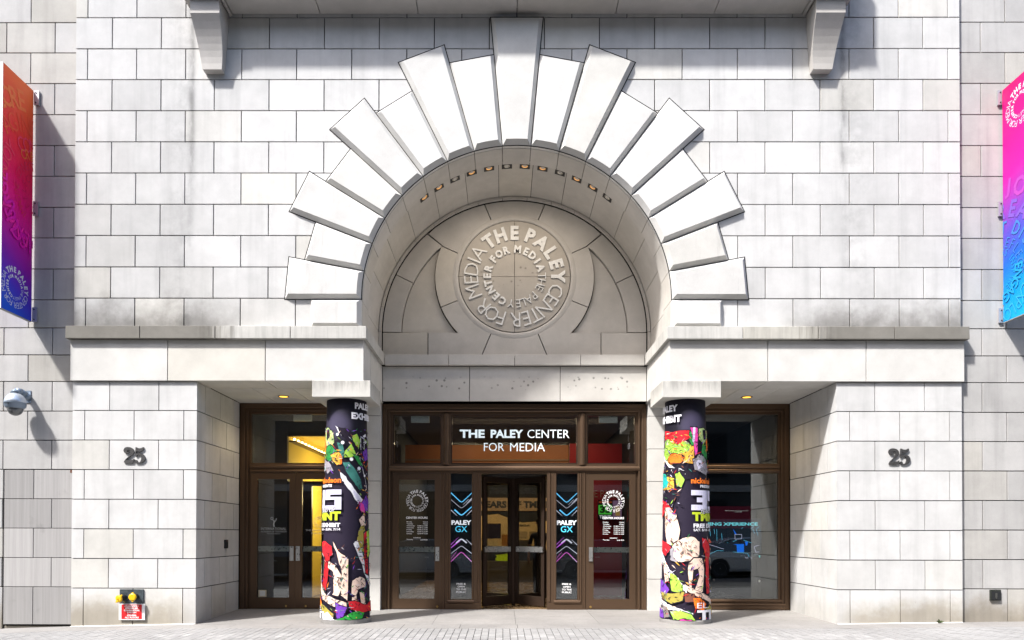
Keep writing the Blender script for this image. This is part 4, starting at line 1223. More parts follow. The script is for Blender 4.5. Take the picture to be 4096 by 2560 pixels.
def side_door(s, label):
    x0, x1 = (1.362, 2.236) if s > 0 else (-2.236, -1.362)
    d = thing('glass_door', label, 'door', ((x0 + x1) / 2, YD, ZF))
    g = G(); 
    ix = 0.112
    gl0, gl1 = (x0 + .10, x1 - .112) if s > 0 else (x0 + .112, x1 - .10)
    y0, y1 = YD + 0.03, YD + 0.085
    g.box(x0, gl0, y0, y1, ZF + .012, 1.114); g.box(gl1, x1, y0, y1, ZF + .012, 1.114)
    g.box(gl0, gl1, y0, y1, ZF + .012, -1.195); g.box(gl0, gl1, y0, y1, 0.998, 1.114)
    g.to('leaf', M_BRONZE, d)
    pane('pane', gl0, gl1, -1.195, 0.998, d, YD + 0.055)
    box('push_bar', gl0, gl1, YD + 0.092, YD + 0.12, -0.338, -0.241, M_STEEL, d)
    hx = 1.41 * s
    g = G().box(hx - .034, hx + .034, YD + 0.005, YD + 0.022, -0.498, -0.241)
    g.box(hx - .02, hx + .02, YD + .022, YD + .03, -0.47, -0.44).box(hx - .02, hx + .02, YD + .022, YD + .03, -0.30, -0.27)
    g.to('pull_handle', M_STEEL, d)
    G().tube((hx - .08 * 0, YD + .03, -1.34), (hx, YD + .022, -1.34), .022, .018, 14).to('bolt', plain('brass', (0.55, 0.36, 0.12), 0.3, 0.9), d)
    cx = -1.787 if s < 0 else 1.832
    t = lambda a, b, c: (cx + a, YD + 0.052, 0.607 + b)
    logo('ring_logo', M_WHITE, d, 0.225, t)
    dx = cx + 1.787 if s < 0 else cx + 1.787
    g = G(); tf = on_wall(YD + 0.052)
    ox = cx + 1.787
    text_into(g, 'CENTER HOURS', -1.991 + ox, -1.593 + ox, 0.277, 0.316, tf, 0.03)
    for i, (day, hr) in enumerate((('Monday', 'Closed'), ('Tuesday', 'Closed'), ('Wednesday', '12:00 to 6:00'), ('Thursday', '12:00 to 6:00'), ('Friday', '12:00 to 6:00'), ('Saturday', '12:00 to 6:00'), ('Sunday', '12:00 to 6:00'))):
        z = 0.215 - 0.0362 * i
        text_into(g, day, -1.982 + ox, -1.982 + ox + 0.017 * len(day), z - .008, z + .014, tf, 0.02)
        text_into(g, hr, -1.593 + ox - 0.0145 * len(hr), -1.593 + ox, z - .004, z + .014, tf, 0.02)
    text_into(g, 'EVENINGS', -1.854 + ox, -1.72 + ox, -0.082, -0.064, tf, 0.02)
    text_into(g, 'Thursday', -1.982 + ox, -1.865 + ox, -0.12, -0.096, tf, 0.02)
    text_into(g, 'until 8:00', -1.725 + ox, -1.593 + ox, -0.12, -0.099, tf, 0.02)
    g.to('hours_lettering', M_WHITE, d, fix=False)['kind'] = 'stuff'
    return d
side_door(-1, 'glazed bronze door with white ring logo and center hours, nearer the double doors')
side_door(1, 'glazed bronze door with white ring logo and center hours, nearer the dark shop window')
for s in (-1, 1):
    x0, x1 = (1.268, 1.361) if s > 0 else (-1.361, -1.268)
    g = G().box(x0, x1, YD + 0.032, YD + 0.16, ZF, 1.117)
    half_round_v(g, (x0 + x1) / 2 - s * .02, 0.022, YD + 0.034, ZF, 1.117)
    g.to('door_post', M_BRONZE, fr)

def gx_panel(s, label):
    d = thing('display_sign', label, 'display panel', (s * 0.97, YD, ZF))
    x0, x1 = (0.607, 1.267) if s > 0 else (-1.267, -0.607)
    a, b = (0.777, 1.168) if s > 0 else (-1.168, -0.777)
    g = G()
    y0 = YD + 0.02
    g.box(x0, a, y0, YD + 0.16, -1.26, 1.117); g.box(b, x1, y0, YD + 0.16, -1.26, 1.117)
    g.box(a, b, y0, YD + 0.16, -1.26, -1.205)
    g.box(x0, x1, YD + 0.012, YD + 0.16, ZF, -1.262)
    for x in (a - .018, b + .018, (x0 + .045), (x1 - .045)): half_round_v(g, x, 0.02, y0, -1.24, 1.117)
    half_round_h(g, -1.245, 0.035, y0, a - .05, b + .05)
    g.to('frame', M_BRONZE, d)
    pane('pane', a, b, -1.205, 1.117, d, YD + 0.06)
    box('screen', a + .002, b - .002, YD + 0.10, YD + 0.12, -1.2, 1.112, plain('dark_screen', (0.008, 0.008, 0.012), 0.4), d)
    cx = (a + b) / 2
    yq = YD + 0.097
    def stroke(g, pts, w0, w1):
        n = len(pts)
        vs = []
        for i, p in enumerate(pts):
            q0 = Vector(pts[max(0, i - 1)]); q1 = Vector(pts[min(n - 1, i + 1)])
            t_ = (q1 - q0).normalized(); nn = Vector((-t_.y, t_.x))
            w = (w0 + (w1 - w0) * i / (n - 1)) / 2
            vs += [(p[0] + nn.x * w, yq, p[1] + nn.y * w), (p[0] - nn.x * w, yq, p[1] - nn.y * w)]
        g.add(vs, [(2 * i, 2 * i + 1, 2 * i + 3, 2 * i + 2) for i in range(n - 1)])
    def vee(zt, depth, up_, half=0.194, rr=0.03):
        sg = 1 if up_ else -1
        pts = []
        for i in range(13):
            x = -half + 2 * half * i / 12
            ax = abs(x)
            h = (ax if ax > rr else (ax * ax / (2 * rr) + rr / 2)) * (depth / half)
            pts.append((cx + x, zt - sg * h if up_ else zt + h))
        return pts
    gb, gw, gp, gm = G(), G(), G(), G()
    stroke(gb, vee(0.575, 0.185, False), 0.018, 0.013)
    stroke(gw, vee(0.468, 0.165, False), 0.006, 0.006)
    stroke(gb, [p for p in vee(0.335, 0.17, False)][2:], 0.026, 0.014)
    stroke(gw, [(cx - .194, .44), (cx - .08, .335)], .012, .004); stroke(gw, [(cx + .194, .44), (cx + .09, .335)], .012, .004)
    stroke(gw, [(cx + .03, .54), (cx + .13, .64)], .004, .006); stroke(gw, [(cx + .194, .66), (cx + .09, .56)], .016, .004)
    stroke(gw, [p for p in vee(-.085, 0.165, True)][3:10], 0.022, 0.028)
    stroke(gp, [p for p in vee(-.095, 0.165, True)][:6], 0.010, 0.03)
    stroke(gw, vee(-.215, 0.15, True), 0.006, 0.012)
    stroke(gm, vee(-.325, 0.19, True), 0.010, 0.014)
    stroke(gp, [(cx - .194, -.20), (cx - .05, -.06)], .010, .004); stroke(gw, [(cx + .194, -.2), (cx + .09, -.1)], .012, .004)
    stroke(gm, [(cx - .194, -.46), (cx - .09, -.33)], .004, .006); stroke(gw, [(cx + .194, -.52), (cx + .06, -.39)], .01, .004)
    gb.to('light_streak', glow((0.12, 0.55, 1.0), 0.8), d, fix=False); gw.to('light_streak', glow((0.75, 0.75, 0.95), 0.6), d, fix=False)
    gp.to('light_streak', glow((0.55, 0.12, 0.75), 0.7), d, fix=False); gm.to('light_streak', glow((0.72, 0.12, 0.65), 0.65), d, fix=False)
    tf = on_wall(YD + 0.057)
    g = G(); text_into(g, 'PALEY', cx - .183, cx + .186, 0.168, 0.252, tf, 0.045)
    g.to('lettering', plain('bright_white_print', (0.8, 0.82, 0.85), 0.5, emit=(0.9, 0.95, 1), es=0.16), d, fix=False)
    g = G(); text_into(g, 'GX', cx - .11, cx + .108, 0.034, 0.146, tf, 0.0)
    g.to('lettering', plain('cyan_print', (0.08, 0.55, 0.8), 0.5, emit=(0.08, 0.6, 0.9), es=0.25), d, fix=False)
    g = G()
    for i, w in enumerate(('FREE &', 'OPEN', 'TO THE', 'PUBLIC')):
        hw = {'FREE &': .085, 'OPEN': .068, 'TO THE': .088, 'PUBLIC': .088}[w]
        text_into(g, w, cx - hw, cx + hw, -0.937 - 0.0505 * i, -0.905 - 0.0505 * i, tf, 0.03)
    g.to('lettering', M_WHITE, d, fix=False)
gx_panel(-1, 'narrow black display panel with neon chevrons beside the revolving door, nearer the double doors')
gx_panel(1, 'narrow black display panel with neon chevrons beside the revolving door, nearer the dark shop window')

# revolving door
rv = thing('revolving_door', 'four-leaf bronze and glass revolving door in the middle of the entrance', 'revolving door', (0.0, 2.86, ZF))
RX, RY, RLN = 0.0, 2.86, 0.815
ang = [R(223.8), R(-43.8), R(46.2), R(136.2)]
for a in ang:
    c, s = math.cos(a), math.sin(a)
    def W(u, v, z): return (RX + c * u - s * v, RY + s * u + c * v, z)
    def wbox(g, u0, u1, z0, z1, v0=-.022, v1=.022):
        vs = [W(u, v, z) for u in (u0, u1) for v in (v0, v1) for z in (z0, z1)]
        g.add(vs, [(0, 1, 3, 2), (4, 6, 7, 5), (0, 4, 5, 1), (2, 3, 7, 6), (0, 2, 6, 4), (1, 5, 7, 3)])
    g = G(); wbox(g, .045, .135, ZF + .02, 1.09); wbox(g, RLN - .075, RLN, ZF + .02, 1.09); wbox(g, .135, RLN - .075, ZF + .02, ZF + .20); wbox(g, .135, RLN - .075, 0.985, 1.09)
    w = g.to('wing', M_BRONZD, rv)
    g = G(); wbox(g, .1355, RLN - .0755, ZF + .2005, .9845, -.004, .004); g.to('pane', M_DGLASS if s > 0 else M_GLASS, w)
    g = G(); wbox(g, .12, RLN - .01, -.345, -.243, -.055, -.03) if c * 1 > 0 else wbox(g, .12, RLN - .01, -.345, -.243, .03, .055)
    g.to('push_bar', M_STEEL, w)
    for o_ in list(w.children): pass
G().tube((RX, RY, ZF), (RX, RY, 1.117), .04, .04, 16).to('shaft', M_BRONZD, rv)
G().lathe((RX, RY, 1.095), [(0.0, 0.0), (0.86, 0.0), (0.86, 0.02)], 40).to('drum_top', M_BLACK, rv)
for a0, a1 in ((140, 218), (-38, 40)):
    G().lathe((RX, RY, 0), [(0.845, ZF), (0.845, 1.09)], 10, 'Z', (R(a0), R(a1))).to('drum_wall', M_DGLASS, rv)

# double doors behind the first column
lf = thing('entrance_doors', 'pair of glazed bronze doors under a lit yellow transom', 'double door', (-4.03, YD, ZF))
stepped('outer_frame', -5.043, -2.985, 2.397, lf)
g = G().box(-4.853, -3.175, YD + 0.03, YD + 0.16, 1.122, 1.302); half_round_h(g, 1.235, 0.04, YD + .03, -4.86, -3.17)
half_round_h(g, 1.155, 0.025, YD + .03, -4.86, -3.17); g.to('transom_bar', M_BRONZE, lf)
pane('pane', -4.854, -3.174, 1.303, 2.208, lf)
for a, b, h in ((-4.852, -4.034, 1), (-4.030, -3.178, 0)):
    ga, gb_ = a + .123, b - .107
    g = G(); y0, y1 = YD + .03, YD + .085
    g.box(a, ga, y0, y1, ZF + .012, 1.118); g.box(gb_, b, y0, y1, ZF + .012, 1.118); g.box(ga, gb_, y0, y1, ZF + .012, -1.18); g.box(ga, gb_, y0, y1, 1.005, 1.118)
    lv = g.to('leaf', M_BRONZE, lf)
    pane('pane', ga, gb_, -1.18, 1.005, lv, YD + .055)
    box('push_bar', ga, gb_, YD + .092, YD + .12, -.332, -.232, M_STEEL, lv)
    hx = (b - .055) if h else (a + .055)
    g = G().box(hx - .036, hx + .036, YD + .005, YD + .022, -.50, -.232); g.box(hx - .02, hx + .02, YD + .022, YD + .03, -.47, -.44); g.box(hx - .02, hx + .02, YD + .022, YD + .03, -.29, -.26)
    g.to('pull_handle', M_STEEL, lv)
    bx_ = (b - .16) if h else (a + .2)
    G().tube((bx_, YD + .03, -1.335), (bx_, YD + .02, -1.335), .02, .017, 14).to('bolt', plain('brass', (0.55, 0.36, 0.12), 0.3, 0.9), lv)
tf = on_wall(YD + .052)
M_FAINT = plain('frosted_vinyl', (0.46, 0.47, 0.47), 0.6)
g = G()
text_into(g, 'INTERNATIONAL', -4.668, -4.205, 0.066, 0.112, tf, -0.005)
text_into(g, 'ACADEMY OF TELEVISION', -4.672, -4.20, 0.022, 0.052, tf, -0.01)
text_into(g, 'ARTS & SCIENCES', -4.56, -4.31, -0.014, 0.008, tf, -0.01)
text_into(g, 'THE PALEY CENTER', -3.845, -3.36, 0.046, 0.078, tf, 0.0)
text_into(g, 'FOR MEDIA', -3.74, -3.46, -0.012, 0.02, tf, 0.0)
g.to('lettering', M_FAINT, lf, fix=False)
logo('ring_logo', M_FAINT, lf, 0.115, lambda a, b, c: (-3.60 + a, YD + .052, 0.21 + b))
# small emblem: a winged figure holding up an open globe, drawn as flat strips
g = G()
def strip(pts, w):
    for p, q in zip(pts, pts[1:]):
        t_ = (Vector(q) - Vector(p)).normalized(); nn = Vector((-t_.y, t_.x)) * w / 2
        g.add([tf(p[0] + nn.x, p[1] + nn.y, 0), tf(p[0] - nn.x, p[1] - nn.y, 0), tf(q[0] - nn.x, q[1] - nn.y, 0), tf(q[0] + nn.x, q[1] + nn.y, 0)], [(0, 1, 2, 3)])
strip([(-4.425, .125), (-4.437, .17), (-4.425, .215), (-4.435, .245)], .022)
strip([(-4.425, .21), (-4.395, .24), (-4.385, .28)], .012)
strip([(-4.43, .225), (-4.46, .262)], .009)
for rr in (.026, .013): strip([(-4.468 + rr * math.cos(t), .278 + .026 * math.sin(t)) for t in [2 * pi * i / 12 for i in range(13)]], .005)
g.to('emblem', M_FAINT, lf, fix=False)
g = G().box(-4.708, -4.562, YD + .049, YD + .053, -1.168, -1.04); g.to('notice', plain('notice_paper', (0.6, 0.52, 0.36), 0.7), lf)
g = G().box(-4.685, -4.585, YD + .046, YD + .0485, -1.15, -1.055); g.to('notice', plain('notice_white', (0.7, 0.7, 0.66), 0.7), lf)
o = thing('exit_light_box', 'small white box hanging behind the yellow transom of the double doors', 'sign box', (-3.93, YD + .13, 2.09))
box('housing', -4.095, -3.762, YD + .10, YD + .16, 2.09, 2.20, plain('white_plastic', (0.62, 0.63, 0.62), 0.5), o)

# dark shop window behind the second column
sw = thing('shop_window', 'tall dark bronze-framed shop window with a glowing gaming screen', 'window', (4.0, YD, ZF))
stepped('outer_frame', 2.985, 5.05, 2.40, sw, ZF + .01)
g = G().box(3.174, 4.861, YD + .03, YD + .16, 1.128, 1.302); half_round_h(g, 1.245, .035, YD + .03, 3.16, 4.87); half_round_h(g, 1.175, .03, YD + .03, 3.16, 4.87); g.to('transom_bar', M_BRONZE, sw)
g = G(); half_round_h(g, -1.22, .03, YD + .03, 3.12, 4.92); half_round_h(g, -1.29, .025, YD + .01, 3.06, 4.98); g.to('sill_moulding', M_BRONZE, sw)
pane('pane', 3.175, 4.86, 1.303, 2.211, sw); pane('pane', 3.175, 4.86, -1.187, 1.127, sw)
scr = thing('projection_screen', 'see-through screen glowing blue and cyan behind the dark shop window', 'screen', (3.9, 2.2, -.42))
k = NT('holographic_film')
tr = k.n('ShaderNodeBsdfTransparent'); tr.inputs[0].default_value = (0.80, 0.84, 0.88, 1)
em = k.n('ShaderNodeEmission'); em.inputs[0].default_value = (0.3, 0.45, 0.7, 1); em.inputs[1].default_value = 0.012
ad_ = k.n('ShaderNodeAddShader'); k.link(tr.outputs[0], ad_.inputs[0]); k.link(em.outputs[0], ad_.inputs[1]); k.link(ad_.outputs[0], k.t.nodes['Material Output'].inputs['Surface'])
box('film', 2.9, 4.64, 2.21, 2.216, -.43, .285, k.mat, scr)
tf = on_wall(2.205)
CY = glow((0.16, 0.72, 0.85), 0.55)
g = G(); text_into(g, 'PALEY GAMING XPERIENCE', 3.02, 4.575, 0.165, 0.226, tf, 0.035); g.to('lettering', CY, scr, fix=False)
g = G(); text_into(g, 'Paley Center Hours:', 3.963, 4.13, 0.437, 0.452, tf, 0.01); text_into(g, 'Wednesday 12-6pm, Thurs 12-8pm', 4.14, 4.40, 0.437, 0.450, tf, 0); text_into(g, 'and Free Exhibit', 4.14, 4.28, 0.418, 0.431, tf, 0); g.to('lettering', glow((0.8, 0.9, 0.9), 0.45), scr, fix=False)
# page coordinates of the picture on the film: px of a 250 x 320 window onto metres
def pg(x, y): return (3.613 + (x / 4.724) * 0.004665, 0.700 - (y / 4.724) * 0.004665)
def line(g, pts, w):
    q = [pg(*p) for p in pts]
    for p, r_ in zip(q, q[1:]):
        t_ = (Vector(r_) - Vector(p)).normalized(); nn = Vector((-t_.y, t_.x)) * w / 2
        g.add([(p[0] + nn.x, 2.204, p[1] + nn.y), (p[0] - nn.x, 2.204, p[1] - nn.y), (r_[0] - nn.x, 2.204, r_[1] - nn.y), (r_[0] + nn.x, 2.204, r_[1] + nn.y)], [(0, 1, 2, 3)])
g = G()
for p in ([(60, 600), (80, 740)], [(145, 600), (155, 700)], [(195, 610), (200, 830)], [(285, 685), (298, 815)], [(945, 605), (1000, 560)], [(945, 605), (975, 725)], [(1000, 645), (1018, 628)], [(875, 600), (920, 695)],
          [(500, 1040), (778, 1066), (810, 1135)], [(20, 1100), (205, 1015), (325, 1022)], [(500, 845), (575, 815)], [(700, 815), (860, 870)], [(660, 600), (690, 575)], [(840, 600), (900, 555)], [(390, 860), (412, 870)]): line(g, p, .006)
g.to('light_line', glow((0.10, 0.55, 0.85), 0.6), scr, fix=False)
g = G()
for p in ([(20, 890), (290, 975), (330, 985)], [(540, 800), (540, 708), (668, 708), (668, 790), (540, 800)], [(995, 912), (905, 940), (935, 1045), (995, 1040)], [(735, 1140), (760, 1165)], [(765, 1140), (790, 1165)], [(835, 1140), (862, 1165)], [(905, 940), (912, 962)]): line(g, p, .007)
g.to('light_line', glow((0.6, 0.62, 0.9), 0.5), scr, fix=False)
g = G()
def fillp(g, pts): g.add([(pg(*p)[0], 2.2045, pg(*p)[1]) for p in pts], [tuple(range(len(pts)))])
fillp(g, [(570, 900), (710, 890), (712, 1045), (580, 1045)]); fillp(g, [(503, 600), (570, 700), (540, 705)]); fillp(g, [(730, 840), (790, 850), (775, 910), (745, 925)]); fillp(g, [(505, 895), (710, 890), (600, 915)])
g.to('light_shape', glow((0.0, 0.16, 0.9), 0.55), scr, fix=False)
g = G(); fillp(g, [(600, 820), (660, 815), (690, 835), (680, 880), (610, 895), (585, 850)]); fillp(g, [(320, 880), (380, 830), (470, 800), (440, 880)]); g.to('dark_shape', plain('film_black', (0.01, 0.01, 0.012), .6), scr, fix=False)
g = G(); fillp(g, [(20, 780), (60, 800), (95, 860), (25, 885)]); g.to('light_shape', glow((0.8, 0.12, 0.08), 0.35), scr, fix=False)
g = G(); fillp(g, [(990, 1100), (1018, 1110), (1018, 1150), (995, 1140)]); g.to('light_shape', glow((0.05, 0.65, 0.65), 0.5), scr, fix=False)
g = G(); text_into(g, 'LIV', pg(910, 0)[0], pg(980, 0)[0], pg(0, 1100)[1], pg(0, 1075)[1], tf, 0); g.to('lettering', glow((0.5, 0.6, 0.65), 0.4), scr, fix=False)
for x, z, c_ in ((3.686, -.842, (0.03, 0.03, 0.03)), (4.518, -.856, (0.6, 0.6, 0.58))):
    G().tube((x, YD + .07, z), (x, YD + .06, z), .022, .018, 16).to('glass_fixing', plain('fixing', c_, 0.4, 0.5), sw)

# ------------------------------------------------------------------ small things on the walls
def polys(name, outlines, mat, parent, y0, y1, x0, z1, sc_):
    for o_ in outlines:
        pts = [(x0 + p[0] * sc_, z1 - p[1] * sc_) for p in o_]
        pts = ccw(pts)
        n = len(pts)
        tri = geometry.tessellate_polygon([[Vector((p[0], p[1], 0)) for p in pts]])
        vs = [(p[0], y0, p[1]) for p in pts] + [(p[0], y1, p[1]) for p in pts]
        fs = [tuple(t) for t in tri] + [tuple(n + i for i in t) for t in tri] + [(i, (i + 1) % n, n + (i + 1) % n, n + i) for i in range(n)]
        G().add(vs, fs).to(name, mat, parent)
def smooth_poly(p, it=1):
    for _ in range(it):
        q = []
        for i in range(len(p)):
            a, b = p[i], p[(i + 1) % len(p)]
            q += [(a[0] * .75 + b[0] * .25, a[1] * .75 + b[1] * .25), (a[0] * .25 + b[0] * .75, a[1] * .25 + b[1] * .75)]
        p = q
    return p
TWO = [(905, 565), (885, 625), (830, 660), (770, 660), (700, 625), (655, 560), (640, 490), (665, 415), (725, 360), (800, 335), (880, 335), (970, 350), (1060, 395), (1125, 465), (1155, 550), (1140, 640), (1090, 710), (1000, 775), (880, 850), (790, 925), (760, 957), (1020, 965), (1095, 955), (1125, 915), (1165, 920), (1140, 1020), (1115, 1120), (655, 1110), (670, 1040), (715, 960), (800, 875), (890, 790), (950, 690), (975, 590), (970, 490), (900, 470), (840, 490), (800, 540), (825, 585), (880, 565)]
FIVE = [(1215, 340), (1262, 345), (1310, 380), (1420, 400), (1520, 385), (1580, 340), (1620, 345), (1625, 410), (1590, 480), (1520, 530), (1440, 545), (1340, 540), (1262, 525), (1252, 672), (1310, 640), (1400, 620), (1500, 640), (1600, 700), (1670, 780), (1700, 870), (1680, 970), (1610, 1060), (1520, 1110), (1420, 1130), (1310, 1130), (1220, 1100), (1178, 1040), (1190, 980), (1240, 955), (1300, 980), (1322, 1035), (1340, 1080), (1400, 1090), (1460, 1040), (1500, 950), (1508, 860), (1490, 780), (1440, 720), (1380, 705), (1310, 730), (1255, 800), (1215, 805)]
for s, x0, z1, lab in ((-1, -6.191, 1.356, 'dark metal house number 25 on the pier above the red sign'), (1, 5.85, 1.353, 'dark metal house number 25 on the pier beside the shop window')):
    n_ = thing('house_number', lab, 'house number', (x0 + .17, 0, z1 - .26), 'bronze house numbers')
    sc_ = 0.000326
    for pl in (TWO, FIVE):
        polys('numeral', [smooth_poly([(p[0] - 640, p[1] - 335) for p in pl])], M_NUM, n_, -0.024, 0.001, x0, z1, sc_)
    g = G()
    for a, b in ((.05, .10), (.12, .24), (.24, .06), (.31, .18)): g.tube((x0 + a, -.02, z1 - b), (x0 + a, .004, z1 - b), .006, n=6)
    g.to('mounting_pin', M_BLACK, n_)

sp = thing('standpipe_connection', 'dark metal plate with two yellow hose caps low on the pier', 'hose connection', (-6.05, 0, -1.0))
k = NT('weathered_plate'); f_ = k.ss(k.noise(26, 5, .7), .35, .7, .6, 1.7)
k.link(k.scale((0.045, 0.058, 0.066), f_), k.p.inputs['Base Color']); k.p.inputs['Metallic'].default_value = .3; k.p.inputs['Roughness'].default_value = .55
box('back_plate', -6.234, -5.861, -.022, 0.01, -1.113, -.887, k.mat, sp)
M_YEL = plain('yellow_paint', (0.72, 0.43, 0.004), 0.38, noise=0.12, nscale=25)
for cx_, cz_, dx, dz in ((-6.185, -1.012, -0.0, -0.012), (-5.975, -1.0, 0.0, 0.0)):
    ax = Vector((dx * 2.2 - (0.03 if cx_ < -6.1 else 0), -.10, dz)); b0_ = Vector((cx_ + (.03 if cx_ < -6.1 else 0), -.02, cz_))
    G().tube(b0_, b0_ + ax, .047, .05, 20).to('coupling', M_BLACK, sp)
    d_ = ax.normalized(); e_ = b0_ + ax
    cap_ = G().tube(e_, e_ + d_ * .022, .058, .058, 24).tube(e_ + d_ * .022, e_ + d_ * .03, .058, .046, 24)
    tilt = R(52) if cx_ < -6.1 else R(90)
    for sg in (1, -1):
        u = Vector((math.cos(tilt), 0, math.sin(tilt))) * (.062 * sg)
        cap_.tube(e_ + u + d_ * .002, e_ + u + d_ * .02, .016, .013, 10)
    if cx_ < -6.1: cap_.tube(e_ + d_ * .03, e_ + d_ * .055, .012, .011, 4)
    cap_.to('hose_cap', M_YEL, sp)
G().tube((-6.172, -.03, -1.07), (-6.148, -.012, -1.106), .009, .006, 6).to('chain', plain('dull_brass', (0.35, 0.27, 0.08), .5, .6), sp)
sg_ = thing('standpipe_sign', 'red and white standpipe sprinkler sign under the yellow hose caps', 'sign', (-6.03, 0, -1.24))
box('sign_board', -6.240, -5.832, -.03, -.018, -1.367, -1.1135, plain('sign_white', (0.75, 0.75, 0.76), .5, noise=.05), sg_)
box('mounting', -6.15, -5.92, -.018, 0.0, -1.3, -1.2, M_BLACK, sg_)
box('red_panel', -6.199, -5.878, -.0325, -.0300, -1.352, -1.124, plain('sign_red', (0.56, 0.008, 0.012), .45, noise=.08), sg_)
g = G(); tf = on_wall(-.0332)
for w, x0, x1, z1, h in (('STANDPIPE /', 525, 1025, 810, 58), ('SPRINKLER', 548, 1000, 885, 58), ('COMBINATION', 497, 1050, 962, 58), ('SYSTEM', 615, 940, 1038, 56), ('COVERS', 612, 942, 1140, 60), ('ALL FLOORS', 532, 1030, 1215, 62)):
    f1 = lambda x: -6.240 + (x - 315) / 925 * .408
    f2 = lambda y: -1.1135 - (y - 757) / 578 * .2535
    text_into(g, w, f1(x0), f1(x1), f2(z1 + h), f2(z1), tf, .04)
g.to('lettering', plain('sign_lettering', (0.82, 0.8, 0.8), .5), sg_, fix=False)

wb = thing('wall_box', 'small dark metal utility box low on the side wall beyond the pier', 'utility box', (7.566, WY, -1.04))
box('housing', 7.485, 7.647, WY - .035, WY, -1.039, -.868, plain('dark_green_metal', (0.03, 0.034, 0.028), .5, .3, noise=.3), wb)
box('cover', 7.497, 7.635, WY - .042, WY - .0355, -1.024, -.895, M_BLACK, wb)
g = G().box(7.55, 7.58, WY - .048, WY - .0425, -.99, -.92).tube((7.566, WY - .05, -1.0), (7.566, WY - .042, -1.0), .01); g.to('latch', plain('worn_metal', (.12, .12, .11), .4, .6), wb)
cr = thing('card_reader', 'small black card reader on the recess wall left of the double doors'.replace('left of', 'beside'), 'card reader', (-5.045, 1.22, -.19))
box('housing', -5.0455, -5.020, 1.155, 1.285, -.262, -.112, M_BLACK, cr)
box('led', -5.0195, -5.0185, 1.20, 1.24, -.135, -.128, plain('led_red', (.3, .02, .02), .4), cr)

# dome camera
dc = thing('dome_camera', 'silver security dome camera on a wall arm under the banner', 'security camera', (-7.76, WY, 2.2))
M_SILV = plain('silver_paint', (0.50, 0.55, 0.62), 0.28, 0.55)
M_SILD = plain('blue_grey_paint', (0.20, 0.25, 0.32), 0.4, 0.35)
dx_, dy_, dz_ = -7.795, -0.19, 2.02
box('wall_plate', -7.796, -7.722, WY - .014, WY, 2.068, 2.262, M_SILD, dc)
g = G(); 
pth = [Vector((-7.755, WY - .01, 2.14)), Vector((-7.765, .0, 2.19)), Vector((-7.78, -.08, 2.215)), Vector((dx_, -.16, 2.205)), Vector((dx_, dy_, 2.16))]
for p, q, r0, r1 in zip(pth, pth[1:], (.05, .048, .05, .055), (.048, .05, .055, .07)): g.tube(p, q, r0, r1, 14)
g.to('arm', M_SILD, dc, True)
prof = [(0.152 * math.cos(R(a)), dz_ + 0.158 * math.sin(R(a))) for a in range(0, 91, 10)]
G().lathe((dx_, dy_, 0), [(0.150, dz_ - .002)] + prof, 32).to('shell', M_SILV, dc, True)
G().lathe((dx_, dy_, 0), [(0.155, dz_), (0.158, dz_ - .01), (0.152, dz_ - .012), (.149, dz_ - .055), (.125, dz_ - .085), (.118, dz_ - .09), (.1, dz_ - .09)], 32).to('collar', M_SILD, dc, True)
prof = [(0.112 * math.cos(R(a)), dz_ - .09 + 0.112 * math.sin(R(a))) for a in range(0, -91, -10)]
kb = NT('smoked_bubble'); kb.p.inputs['Base Color'].default_value = (.10, .105, .11, 1); kb.p.inputs['Roughness'].default_value = .06; kb.p.inputs['Specular IOR Level'].default_value = .9
G().lathe((dx_, dy_, 0), prof, 32).to('bubble', kb.mat, dc, True)
box('slot', dx_ - .012, dx_ - .004, dy_ - .1535, dy_ - .1495, dz_ - .05, dz_ - .02, M_BLACK, dc)

# banners
def banner_mat(name, stops, tilt):
    k = NT(name)
    pos, X, Y, Z = k.xyz()
    t = k.m('ADD', k.m('DIVIDE', k.m('SUBTRACT', Z, 3.355), 3.685), k.m('MULTIPLY', k.m('ADD', Y, 0.315), tilt))
    cr_ = k.n('ShaderNodeValToRGB')
    k.link(t, cr_.inputs[0])
    e = cr_.color_ramp.elements
    while len(e) < len(stops): e.new(0.5)
    for q, (p, c) in zip(e, stops): q.position = p; q.color = (*c, 1)
    k.link(cr_.outputs[0], k.p.inputs['Base Color'])
    k.p.inputs['Roughness'].default_value = .45
    k.p.inputs['Specular IOR Level'].default_value = .3
    return k.mat
BL = banner_mat('orange_purple_print', [(0.0, (0.01, 0.08, 0.62)), (0.10, (0.06, 0.03, 0.55)), (0.20, (0.20, 0.006, 0.40)), (0.34, (0.55, 0.0, 0.30)), (0.46, (0.80, 0.0, 0.22)), (0.58, (0.85, 0.0, 0.10)), (0.74, (0.86, 0.02, 0.03)), (0.86, (0.88, 0.07, 0.025)), (1.0, (0.90, 0.15, 0.03))], 0.14)
BR_ = banner_mat('pink_blue_print', [(0.0, (0.0, 0.30, 0.58)), (0.16, (0.0, 0.22, 0.56)), (0.28, (0.01, 0.10, 0.50)), (0.40, (0.09, 0.06, 0.44)), (0.52, (0.28, 0.03, 0.36)), (0.64, (0.48, 0.005, 0.27)), (0.80, (0.54, 0.0, 0.20)), (1.0, (0.56, 0.0, 0.12))], 0.10)
def ghost(c, f=0.5): return plain('ghost_lettering', c, .5, spec=.3)
